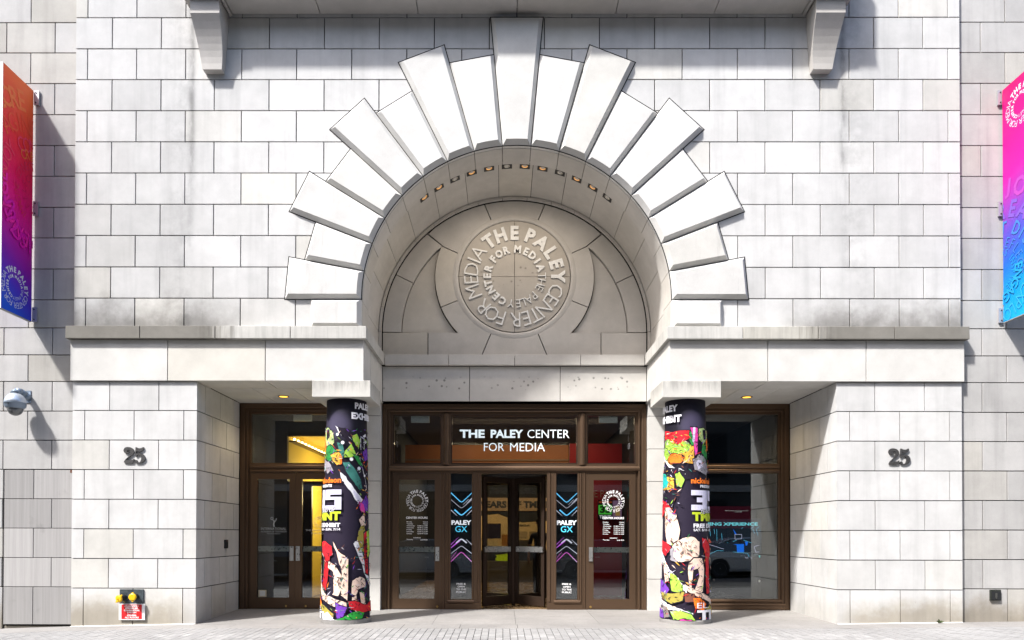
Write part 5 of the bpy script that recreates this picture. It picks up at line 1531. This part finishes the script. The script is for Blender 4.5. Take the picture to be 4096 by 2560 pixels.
def banner(s, label):
    b = thing('wall_banner', label, 'banner', (s * 7.72, -0.3, 3.355))
    t0, t1 = (7.70, 7.74) if s > 0 else (-7.74, -7.70)
    box('panel', t0, t1, -.668, .036, 3.358, 7.043, BL if s < 0 else BR_, b)
    white = plain('banner_edge', (0.62, 0.62, 0.62), .6)
    box('edge_strip', t0 - .002, t1 + .002, -.674, -.6685, 3.352, 7.046, white, b)
    box('edge_strip', t0 - .002, t1 + .002, -.668, .036, 3.345, 3.3575, plain('banner_rail', (.25, .25, .25), .6), b)
    for z in (6.94, 5.165, 3.47):
        x0, x1 = (7.64, 7.70) if s > 0 else (-7.70, -7.62)
        br = box('wall_bracket', x0, x1, WY - .035, WY - .008, z - .115, z + .115, plain('bracket_metal', (.42, .41, .44), .45, .5), b)
        g = G()
        for dz in (-.08, .08): g.tube(((x0 + x1) / 2 + s * .006, WY - .045, z + dz), ((x0 + x1) / 2 + s * .006, WY - .03, z + dz), .010, n=8)
        g.to('bolt', M_BLACK, br)
        box('stand_off', min(x0, x1) + .01, max(x0, x1) - .01, WY - .008, WY + .002, z - .1, z + .1, M_BLACK, b)
    xf = s * 7.6985
    if s < 0: tf = lambda y, z: (xf, y, z)
    else: tf = lambda y, z: (xf, y, z)
    sy = 1 if s < 0 else -1          # reading direction along y
    layer = [0]
    def arcword(word, cy, cz, r, a0, a1, h, mat, bold=.03):
        layer[0] += 1
        off = -s * 0.0016 * layer[0]
        """letters standing on an arc round (cy,cz), angles from straight up, clockwise as read"""
        n = len(word); g = G()
        for i, ch in enumerate(word):
            if ch == ' ': continue
            v, f = text_geo(ch, bold, 0, res=2)
            x0, x1 = min(p[0] for p in v), max(p[0] for p in v)
            q0, q1 = min(p[1] for p in v), max(p[1] for p in v)
            sc_ = h / .72; th = R(a0 + (a1 - a0) * (i + .5) / n)
            out = []
            for p in v:
                lx = (p[0] - (x0 + x1) / 2) * sc_ * .85; lz = r + (p[1] - q0) / (q1 - q0) * h
                a, c = lx * math.cos(th) + lz * math.sin(th), -lx * math.sin(th) + lz * math.cos(th)
                q_ = tf(cy + sy * a, cz + c); out.append((q_[0] - s * .00012 * i, q_[1], q_[2]))
            g.add(out, f)
        # keep what lies on the panel
        bm = bmesh.new(); vv = [bm.verts.new(q) for q in g.v]
        for f in g.f:
            try: bm.faces.new([vv[i] for i in f])
            except ValueError: pass
        for co, no in (((0, -.662, 0), (0, -1, 0)), ((0, .03, 0), (0, 1, 0)), ((0, 0, 7.03), (0, 0, 1)), ((0, 0, 3.37), (0, 0, -1))):
            bmesh.ops.bisect_plane(bm, geom=bm.verts[:] + bm.edges[:] + bm.faces[:], plane_co=co, plane_no=no, clear_outer=True)
        bm.verts.index_update()
        if len(bm.faces): mk('ghost_word', [(v.co.x + off, v.co.y, v.co.z) for v in bm.verts], [tuple(v.index for v in f.verts) for f in bm.faces], mat, b)['kind'] = 'stuff'
        bm.free()
    if s < 0:
        o1 = ghost((0.88, 0.175, 0.045)); o2 = ghost((0.87, 0.09, 0.04)); o3 = ghost((0.88, 0.05, 0.12)); m1 = ghost((0.88, 0.01, 0.36)); m2 = ghost((0.70, 0.0, 0.38))
        C = (0.10, 5.35)
        arcword('EXPLORE E', *C, 1.26, -62, 4, .30, o1, .02)
        arcword('IMAGINE', *C, .94, -62, 0, .26, o2, -.01)
        arcword('ENJOY CON', *C, .66, -100, 0, .22, o3, .0)
        arcword('CRE', *C, .56, -34, -4, .14, o1, .0)
        arcword('ENGAGE', *C, .66, -170, -82, .24, m1, .02)
        arcword('IMAGINE CONNECT', *C, .40, -150, -6, .12, ghost((0.75, 0.02, 0.10)), -.01)
        arcword('REFLECT', *C, .24, -170, -10, .10, ghost((0.62, 0.0, 0.08)), -.01)
        arcword('DISCUSS', -.06, 5.0, .34, -210, -80, .26, m2, .02)
        logo('ring_logo', plain('banner_white', (.66, .68, .74), .5), b, .345, lambda a, c, d: tf(-.365 + a, 3.762 + c))
    else:
        p1 = ghost((0.40, 0.05, 0.38)); p2 = ghost((0.18, 0.085, 0.46)); b1 = ghost((0.05, 0.18, 0.54)); b2 = ghost((0.01, 0.28, 0.58)); b3 = ghost((0.03, 0.36, 0.62))
        C = (0.12, 4.15)
        arcword('ENJOY', *C, 1.14, -22, 40, .30, p1, .03)
        arcword('CREATE', *C, .84, -18, 70, .26, p2, .03)
        arcword('CT DISCUSS', *C, .60, -12, 120, .20, b1, .02)
        arcword('REFLECT', *C, .40, 0, 110, .15, b1, -.01)
        arcword('USS INSPIRE', *C, .28, -5, 150, .10, b2, -.01)
        arcword('EXPLORE', *C, .62, 120, 190, .2, b3, -.02)
        arcword('ENGAGE', *C, .36, 85, 180, .17, b2, .02)
        logo('ring_logo', plain('banner_white', (.66, .68, .74), .5), b, .345, lambda a, c, d: tf(-.355 - a, 6.60 + c))
    return b
banner(-1, 'vertical wall banner fading from orange through magenta to blue, white ring logo near its foot')
banner(1, 'vertical wall banner fading from hot pink to turquoise, white ring logo near its top')

# weed in the pavement joint
wd = thing('weed', 'tiny green weed growing at the foot of the pier', 'plant', (6.626, -.02, zg(6.626, 0)))
M_LEAF = plain('weed_leaf', (0.07, 0.10, 0.03), .6)
for i in range(7):
    a = R(25 + 21 * i + random.uniform(-8, 8)); L_ = random.uniform(.05, .10); y = random.uniform(-.05, 0)
    p0 = Vector((6.626, -.02, zg(6.626, 0))); p1 = p0 + Vector((math.cos(a) * L_, y, math.sin(a) * L_ * .75)); mid = (p0 + p1) / 2 + Vector((0, -.01, .012))
    w_ = Vector((-math.sin(a) * .012, .004, math.cos(a) * .012))
    mk('leaf', [p0, mid + w_, p1, mid - w_], [(0, 1, 2, 3)], M_LEAF, wd)

# ------------------------------------------------------------------ rooms behind the glass
def st(name, *a): 
    o = box(name, *a); o['kind'] = 'structure'; return o
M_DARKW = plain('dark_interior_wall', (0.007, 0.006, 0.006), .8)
M_WOODF = plain('lobby_floor', (0.20, 0.125, 0.06), .22, noise=.18, nscale=3)
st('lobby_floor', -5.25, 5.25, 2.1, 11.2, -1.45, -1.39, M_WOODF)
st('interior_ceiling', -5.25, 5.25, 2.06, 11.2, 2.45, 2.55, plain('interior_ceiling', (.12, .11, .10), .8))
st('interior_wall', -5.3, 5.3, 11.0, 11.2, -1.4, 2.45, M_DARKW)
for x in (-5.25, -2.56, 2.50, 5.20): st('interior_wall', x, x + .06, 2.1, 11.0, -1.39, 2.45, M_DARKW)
blk = thing('sky_blocker', 'unseen dark mass added behind the stone front to block the sky', 'building', (0, 5, 2.6))
box('blocker_bulk', -10.4, 10.4, 2.3, 11.3, 3.2, 9.3, M_MORT, blk)
box('roof', -10.9, 10.9, 0.1, 11.3, 9.185, 9.5, M_MORT, blk)
for x in (-11.0, 10.9): box('blocker_side', x, x + .1, 0.1, 11.3, -2, 9.5, M_MORT, blk)
for s in (-1, 1):
    x0, x1 = (5.3, 10.9) if s > 0 else (-10.9, -5.3)
    box('blocker_rear', x0, x1, 0.5, .6, -1.9, 9.18, M_MORT, blk)
    box('blocker_void', x0 if s > 0 else -5.3, 5.31 if s > 0 else x1 + .01, .5, 2.3, 3.2, 9.18, M_MORT, blk)

hp = thing('header_panel', 'orange-brown wood panel high on the lobby wall behind the lettered transom', 'panel', (-.5, 5, 1.4))
box('board', -2.42, 1.28, 5.0, 5.08, 1.40, 2.02, plain('orange_wood', (0.42, 0.16, 0.05), .5, noise=.12, nscale=3), hp)
box('trim', -2.42, 1.28, 4.98, 4.998, 1.66, 1.70, plain('pale_trim', (.3, .18, .1), .5), hp)
rp = thing('red_wall', 'red lobby wall with pale lettering behind the glass door', 'wall', (1.9, 5, -1.39))
box('board', 1.30, 2.48, 4.96, 5.08, -1.38, 2.05, plain('red_wall_paint', (0.36, 0.008, 0.012), .6), rp)
g = G(); text_into(g, 'THE PALEY', 1.62, 2.46, .84, 1.0, on_wall(4.955), -.01); g.to('lettering', plain('beige_lettering', (.45, .28, .2), .5), rp, fix=False)
vs_ = thing('video_screen', 'bright lobby screen with a green and pink poster behind the glass door', 'screen', (2.2, 4.9, .3))
box('panel', 1.93, 2.47, 4.88, 4.94, .33, .77, plain('screen_dark', (.02, .02, .03), .3), vs_)
yq_ = 4.8795
def sq(name, a, b, z0, z1, m_, d=0.0): mk(name, [(a, yq_ - d, z0), (b, yq_ - d, z0), (b, yq_ - d, z1), (a, yq_ - d, z1)], [(0, 1, 2, 3)], m_, vs_)
sq('picture', 1.94, 2.24, .45, .66, glow((.08, .62, .06), .35)); sq('picture', 2.26, 2.46, .34, .76, glow((.30, .16, .30), .25)); sq('picture', 2.32, 2.42, .42, .64, glow((.5, .3, .06), .3), .001)
g = G(); text_into(g, 'nickelodeon', 1.95, 2.24, .71, .75, on_wall(4.878), .02); g.to('lettering', glow((.75, .12, .02), .4), vs_, fix=False)
g = G(); text_into(g, '35', 1.97, 2.22, .48, .64, on_wall(4.877), .05); g.to('lettering', plain('screen_text', (.02, .05, .02), .5), vs_, fix=False)
g = G(); text_into(g, 'TMNT', 1.96, 2.22, .36, .43, on_wall(4.877), .04); g.to('lettering', glow((.7, .7, .75), .4), vs_, fix=False)

ex = thing('exhibit_wall', 'tan exhibit wall with a black title band seen through the revolving door', 'exhibit wall', (0, 10.5, -1.39))
M_TAN = plain('tan_board', (0.46, 0.31, 0.13), .6, noise=.15, nscale=2)
EK = 1.19                                     # size of the wall's graphics
def ew(name, a, b, z0, z1, y, m_):
    mk(name, [(a * EK, y, z0 * EK), (b * EK, y, z0 * EK), (b * EK, y, z1 * EK), (a * EK, y, z1 * EK)], [(0, 1, 2, 3)], m_, ex)
box('board', -2.5, 2.49, 10.5, 10.6, -1.38, 2.44, M_DARKW, ex)
box('title_band', -1.2 * EK, 1.25 * EK, 10.47, 10.498, .60 * EK, .93 * EK, plain('dim_tan', (.30, .19, .10), .7), ex)
text_into(G(), '35 YEARS OF TMNT', -1.05 * EK, 1.02 * EK, .67 * EK, .85 * EK, on_wall(10.465), .055).to('title_lettering', M_BLACK, ex, fix=False)
tb_ = [(x * EK, z * EK) for x, z in jag([(-1.2, -.40), (1.1, -.40), (1.1, .36), (.3, .30), (-.3, .52), (-1.2, .42)], .02, random.Random(3), 6)]
tpiece('torn_board', tb_, 10.475, 10.498, M_TAN, ex, 0.0)
for a, b, z0, z1, c_ in ((-.56, -.22, -.1, .28, C_BLACK), (-.2, .0, -.28, .0, (.25, .1, .02)), (.0, .18, -.3, .1, (.3, .16, .05)), (.22, .45, -.1, .08, (.28, .2, .11)), (.5, .68, -.06, .08, (.2, .14, .08)), (.24, .5, -.34, -.14, (.05, .04, .03)), (-.7, -.3, -.38, -.16, (.45, .34, .18))):
    ew('poster', a, b, z0, z1, 10.472, ink(c_))
text_into(G(), 'KOWABASHA!', .02 * EK, .52 * EK, .2 * EK, .26 * EK, on_wall(10.471), .04).to('caption', M_BLACK, ex, fix=False)
text_into(G(), 'MUTATION', -.78 * EK, -.44 * EK, -.12 * EK, -.08 * EK, on_wall(10.470), .03).to('caption', M_BLACK, ex, fix=False)
pl = thing('display_plinth', 'low dark display plinth with a lime green splash behind the revolving door', 'plinth', (-.2, 9.9, -1.39))
box('body', -1.6, 1.6, 9.7, 10.2, -1.385, -.78, plain('plinth_brown', (.07, .055, .035), .5), pl)
tpiece('splash', jag([(-.40, -.77), (-.02, -.77), (-.02, -.56), (-.40, -.60)], .03, random.Random(5), 6), 9.8, 9.83, plain('lime_splash', (.38, .5, .01), .5, emit=(.4, .55, .0), es=.12), pl, 0.0)

# left room: warm, with a row of bulbs
M_YW = plain('yellow_wall', (0.74, 0.53, 0.09), .6)
vr = thing('vestibule_partition', 'dark inner partition with openings behind the double doors', 'partition', (-4, 2.7, -1.39))
for a, b, z0, z1 in ((-5.18, -4.40, -1.38, 2.44), (-4.40, -3.92, -1.38, 1.02), (-3.73, -2.58, -1.38, 1.02), (-4.40, -2.58, 1.90, 2.44), (-3.92, -3.73, .93, 1.02)):
    box('panel', a + .001, b - .001, 2.66, 2.74, z0, z1 - .001, M_BRONZD if z1 < 2 else plain('brown_panel', (.10, .075, .055), .6), vr)
yw = thing('yellow_room', 'bright yellow passage wall seen through the transom above the double doors', 'wall', (-4.4, 4.5, -1.39))
box('side_wall', -4.46, -4.40, 2.76, 7.9, -1.38, 2.0, M_YW, yw)
box('end_wall', -4.40, -2.6, 7.0, 7.06, -1.38, 2.0, M_YW, yw)
box('soffit', -4.40, -2.6, 2.76, 7.0, 2.002, 2.05, M_YW, yw)
box('light_shelf', -4.40, -4.28, 2.78, 6.98, 1.80, 1.83, M_BRONZE, yw)
bs = thing('bulb_strip', 'row of small warm bulbs along the top of the yellow wall', 'light strip', (-4.33, 4.8, 1.86))
mb = plain('bulb_glow', (.9, .7, .3), .4, emit=(1.0, .75, .3), es=7)
bg_ = G().lathe((0, 0, 0), [(0.0, -.03), (.02, -.022), (.03, 0), (.02, .022), (0, .03)], 8).fix()
bm_ = bpy.data.meshes.new('bulb'); bm_.from_pydata(bg_.v, [], bg_.f); bm_.materials.append(mb)
for i in range(16):
    o = bpy.data.objects.new('bulb', bm_); link(o, bs); o.location = Vector((-4.33, 2.9 + i * .27, 1.862)) - bs.location
def area(name, loc, sx__, sy__, e_, col, rot=(0, 0, 0)):
    l = bpy.data.lights.new(name, 'AREA'); l.shape = 'RECTANGLE'; l.size = sx__; l.size_y = sy__; l.energy = e_; l.color = col
    o = bpy.data.objects.new(name, l); o.location = loc; o.rotation_euler = rot; COL.objects.link(o); return o
pl_ = bpy.data.lights.new('passage_fill', 'POINT'); pl_.energy = 90; pl_.color = (1, .83, .42); pl_.shadow_soft_size = .25  # added fill light in mid-room, no fixture stands here
o = bpy.data.objects.new('passage_fill', pl_); o.location = (-3.3, 4.6, .9); COL.objects.link(o)
area('lobby_lamp', (0.0, 8.3, 2.40), 3.0, 1.5, 95, (1, .78, .5))
area('lobby_lamp_front', (0.3, 4.0, 2.40), 3.4, .8, 20, (1, .72, .45))

# person walking inside, seen dimly through the revolving door
def person(loc, rz):
    p = thing('person', 'person in a dark T-shirt and dark trousers inside, seen through the revolving door', 'person', loc, None, rz)
    J = {'pel': (0, 0, .93, .135, .10), 'wst': (0, -.01, 1.08, .125, .09), 'chs': (0, 0, 1.26, .15, .105), 'nb': (0, .005, 1.42, .07, .06), 'nk': (0, -.005, 1.49, .052, .052),
         'hd0': (0, -.015, 1.565, .075, .085), 'hd1': (0, -.012, 1.65, .078, .092), 'hd2': (0, -.005, 1.705, .055, .065)}
    for s, n in ((1, 'l'), (-1, 'r')):
        J.update({'hip' + n: (s * .09, 0, .88, .088, .09), 'kn' + n: (s * .10, -.03 * s - .01, .48, .058, .06), 'an' + n: (s * .10, .05 * s, .09, .04, .045), 'to' + n: (s * .115, .05 * s - .14, .03, .04, .026),
                  'sh' + n: (s * .17, .0, 1.38, .06, .06), 'el' + n: (s * .235, .03, 1.12, .042, .042), 'wr' + n: (s * .25, -.04, .88, .028, .03), 'ha' + n: (s * .25, -.06, .80, .022, .036)})
    E_ = [('pel', 'wst'), ('wst', 'chs'), ('chs', 'nb'), ('nb', 'nk'), ('nk', 'hd0'), ('hd0', 'hd1'), ('hd1', 'hd2')]
    for n in 'lr': E_ += [('pel', 'hip' + n), ('hip' + n, 'kn' + n), ('kn' + n, 'an' + n), ('an' + n, 'to' + n), ('chs', 'sh' + n), ('sh' + n, 'el' + n), ('el' + n, 'wr' + n), ('wr' + n, 'ha' + n)]
    for s, n in ((1, 'l'), (-1, 'r')):
        for i in range(4):
            a = 'f%d%s' % (i, n); b = 'g%d%s' % (i, n)
            J[a] = (s * .25 + s * .004, -.085 + .018 * i, .755, .009, .009); J[b] = (s * .247, -.085 + .018 * i, .70 + .008 * abs(i - 1.5), .008, .008); E_ += [('ha' + n, a), (a, b)]
        J['t' + n] = (s * .235, -.105, .80, .010, .010); J['u' + n] = (s * .225, -.115, .765, .009, .009); E_ += [('wr' + n, 't' + n), ('t' + n, 'u' + n)]
    names = list(J); idx = {n: i for i, n in enumerate(names)}
    me = bpy.data.meshes.new('body'); me.from_pydata([J[n][:3] for n in names], [(idx[a], idx[b]) for a, b in E_], [])
    ob = bpy.data.objects.new('body', me); link(ob, p)
    md = ob.modifiers.new('Skin', 'SKIN'); md.use_smooth_shade = True
    ly = me.skin_vertices[0] if me.skin_vertices else None
    if ly is None:
        bm = bmesh.new(); bm.from_mesh(me); bm.verts.layers.skin.verify(); bm.to_mesh(me); bm.free(); ly = me.skin_vertices[0]
    for n in names: ly.data[idx[n]].radius = J[n][3:5]
    ly.data[idx['pel']].use_root = True
    ob.modifiers.new('Subdivision', 'SUBSURF').render_levels = 2
    skin = NT('person_material')
    tc = skin.n('ShaderNodeTexCoord'); q = skin.n('ShaderNodeSeparateXYZ'); skin.link(tc.outputs['Object'], q.inputs[0])
    Zl = q.outputs[2]; aXl = skin.m('ABSOLUTE', q.outputs[0])
    shirt = skin.m('MULTIPLY', skin.m('GREATER_THAN', Zl, .93), skin.m('LESS_THAN', Zl, 1.45))
    arm = skin.m('MULTIPLY', skin.m('GREATER_THAN', aXl, .205), skin.m('LESS_THAN', Zl, 1.17))
    shirt = skin.m('MULTIPLY', shirt, skin.m('SUBTRACT', 1.0, arm))
    tro = skin.m('MULTIPLY', skin.m('LESS_THAN', Zl, .93), skin.m('LESS_THAN', aXl, .205))
    c_ = skin.mix(shirt, (.35, .20, .14), (.014, .014, .018)); c_ = skin.mix(tro, c_, (.02, .022, .035)); c_ = skin.mix(skin.m('LESS_THAN', Zl, .07), c_, (.03, .03, .03))
    skin.link(c_, skin.p.inputs['Base Color']); skin.p.inputs['Roughness'].default_value = .7
    me.materials.append(skin.mat)
    hair = [(0.092 * math.cos(R(a)), .085 * math.sin(R(a)) if a > 0 else -.03) for a in (-10, 0, 20, 40, 60, 75, 90)]
    P0 = Vector(loc)
    G().lathe((P0.x, P0.y + .012, P0.z + 1.675), hair, 20).to('hair', plain('dark_hair', (.015, .011, .009), .6), p, True)
    fx = lambda x, y, z: (P0.x + x, P0.y + y, P0.z + z)
    g = G()
    for s in (-1, 1): g.lathe(fx(s * .031, -.098, 1.645), [(0, -.009), (.010, -.004), (.011, 0), (.010, .004), (0, .009)], 10)
    g.to('eye', plain('eye_dark', (.03, .02, .02), .3), p)
    sk = plain('skin', (.35, .20, .14), .6)
    G().add([fx(0, -.098, 1.65), fx(-.014, -.098, 1.605), fx(.014, -.098, 1.605), fx(0, -.128, 1.61)], [(0, 1, 3), (0, 3, 2), (1, 2, 3), (0, 2, 1)]).to('nose', sk, p)
    box('mouth', *[P0.x - .024, P0.x + .024], P0.y - .099, P0.y - .090, P0.z + 1.574, P0.z + 1.583, plain('lips', (.25, .09, .07), .5), p)
    g = G()
    for s in (-1, 1): g.lathe(fx(s * .079, 0, 1.63), [(0, -.03), (.012, -.02), (.014, 0), (.011, .02), (0, .028)], 8)
    g.to('ear', sk, p)
    return p
person((0.60, 4.25, -1.385), 0)

# ------------------------------------------------------------------ across the street: what the glass reflects
far = G().sheet([[(x, y, zs(max(-14, min(14, x)))) for x in (-60, -14, -8, -4, 0, 4, 8, 14, 60)] for y in (-17.5, -12.9)]).to('far_pavement', M_WALK); far['kind'] = 'structure'
ob_ = thing('opposite_building', 'shaded stone office building across the street, mirrored in the glass', 'building', (0, -17.5, -1.5))
box('wall', -46, 46, -30, -17.5, -1.9, 14, plain('pale_bounce_stone', (.46, .42, .36), .85, noise=.15, nscale=1), ob_)
M_OW = plain('opposite_glass', (.010, .011, .014), .35, spec=.12)
box('base_storey', -46, 46, -17.6, -17.46, -1.9, 5.6, plain('dark_for_reflections', (.018, .018, .019), .5, noise=.3, nscale=1), ob_)
for fl in range(5):
    for i in range(-7, 8):
        z0 = -1.1 if fl == 0 else 2.6 + (fl - 1) * 3.4
        h_ = 2.7 if fl == 0 else 2.0
        g = box('window', i * 4.2 - 1.5, i * 4.2 + 1.5, -17.5, -17.40, z0, z0 + h_, M_OW, ob_)
box('string_course', -46, 46, -17.5, -17.3, 1.95, 2.25, plain('pale_course', (.28, .27, .25), .8), ob_)
aw = thing('red_awning', 'dark red awning over a shop across the street', 'awning', (9.2, -17, 0.6))
G().add([(7.4, -17.3, 1.3), (11.2, -17.3, 1.3), (11.4, -15.9, .55), (7.2, -15.9, .55), (11.4, -15.9, .3), (7.2, -15.9, .3)], [(0, 1, 2, 3), (3, 2, 4, 5)]).to('canvas', plain('red_canvas', (.35, .02, .04), .7), aw)
def car(x, y, flip, paint, label, hb=1.45):
    z = zs(x) - .14
    c = thing('parked_car', label, 'car', (x, y, z), 'cars parked across the street')
    L_, W_ = 4.5, 1.80
    low = [(-2.25, .32), (-2.22, .62), (-2.12, .80), (-1.1, .92), (1.65, .95), (2.15, .88), (2.25, .62), (2.22, .32)]
    roof = [(-1.15, .915), (-.45, 1.36), (.1, hb), (.9, hb - .03), (1.55, 1.12), (1.75, .945)]
    def T(px_, w, pz): return (x + flip * px_, y + w, z + pz)
    def body(name, prof, wl, wt, mat):
        vs = []
        for sgn in (-1, 1):
            for px_, pz in prof:
                t = (pz - prof[0][1]) / max(.01, max(q[1] for q in prof) - prof[0][1])
                vs.append(T(px_, sgn * (wl + (wt - wl) * max(0, t)), pz))
        n = len(prof)
        return G().add(vs, [tuple(range(n)), tuple(range(2 * n - 1, n - 1, -1))] + [(i, (i + 1) % n, n + (i + 1) % n, n + i) for i in range(n)]).to(name, mat, c)
    body('body', low, .88, .90, paint)
    body('cabin_glass', roof, .84, .60, plain('car_glass', (.01, .012, .014), .05, spec=.8))
    rf = [(-.55, 1.345), (.1, hb + .012), (.9, hb - .018), (1.35, 1.24), (1.30, 1.22), (.9, hb - .05), (.1, hb - .02), (-.5, 1.33)]
    body('roof', rf, .66, .62, paint)
    for px_ in (-1.42, 1.36):
        for sgn in (-1, 1):
            wheel = G().tube(T(px_, sgn * .74, .33), T(px_, sgn * .915, .33), .335, .335, 28).to('wheel', plain('tyre_rubber', (.015, .015, .016), .7), c, False)
            g = G().lathe((x + flip * px_, y + sgn * .918, z + .33), [(.22, 0), (.20, -.01 * sgn), (.05, -.012 * sgn), (0, .004 * sgn)], 24, 'Y')
            g.to('rim', plain('alloy', (.45, .46, .48), .3, .9), wheel)
            for q in range(5):
                a = 2 * pi * q / 5
                cxx, czz = x + flip * px_ + .14 * math.cos(a), z + .33 + .14 * math.sin(a)
                G().tube((cxx, y + sgn * .905, czz), (cxx, y + sgn * .925, czz), .045, .05, 8).to('rim_hole', M_BLACK, wheel)
            arch_ = [T(px_ + .37 * math.cos(R(a)), sgn * .893, .33 + .37 * math.sin(R(a))) for a in range(0, 181, 15)]
            mk('wheel_arch', arch_, [tuple(range(len(arch_)))], M_BLACK, c)
    for sgn in (-1, 1):
        box('headlight', *sorted((x + flip * -2.24, x + flip * -2.06)), *sorted((y + sgn * .55, y + sgn * .86)), z + .62, z + .76, plain('lamp_glass', (.6, .6, .6), .1), c)
        box('tail_light', *sorted((x + flip * 2.10, x + flip * 2.235)), *sorted((y + sgn * .6, y + sgn * .87)), z + .66, z + .82, plain('lamp_red', (.4, .01, .01), .2), c)
        box('door_handle', *sorted((x + flip * .45, x + flip * .62)), *sorted((y + sgn * .895, y + sgn * .915)), z + .78, z + .81, M_STEEL, c)
    return c
P1 = plain('dark_blue_paint', (.36, .43, .52), .24, .75); P2 = plain('silver_car_paint', (.62, .63, .66), .26, .7); P3 = plain('grey_car_paint', (.26, .26, .28), .24, .75)
car(-3.5, -11.75, 1, P1, 'dark blue parked car across the street, mirrored in a glass door')
car(3.75, -11.8, -1, P3, 'charcoal parked car across the street, mirrored in a glass door', 1.42)
car(9.0, -11.8, -1, P2, 'silver parked car across the street, mirrored in the shop window', 1.45)
car(-9.0, -11.8, 1, plain('black_car_paint', (.02, .02, .022), .2, .3), 'black parked car across the street near the banner wall')
for o in SC.objects:
    if o.type == 'EMPTY' and 'label' not in o: pass
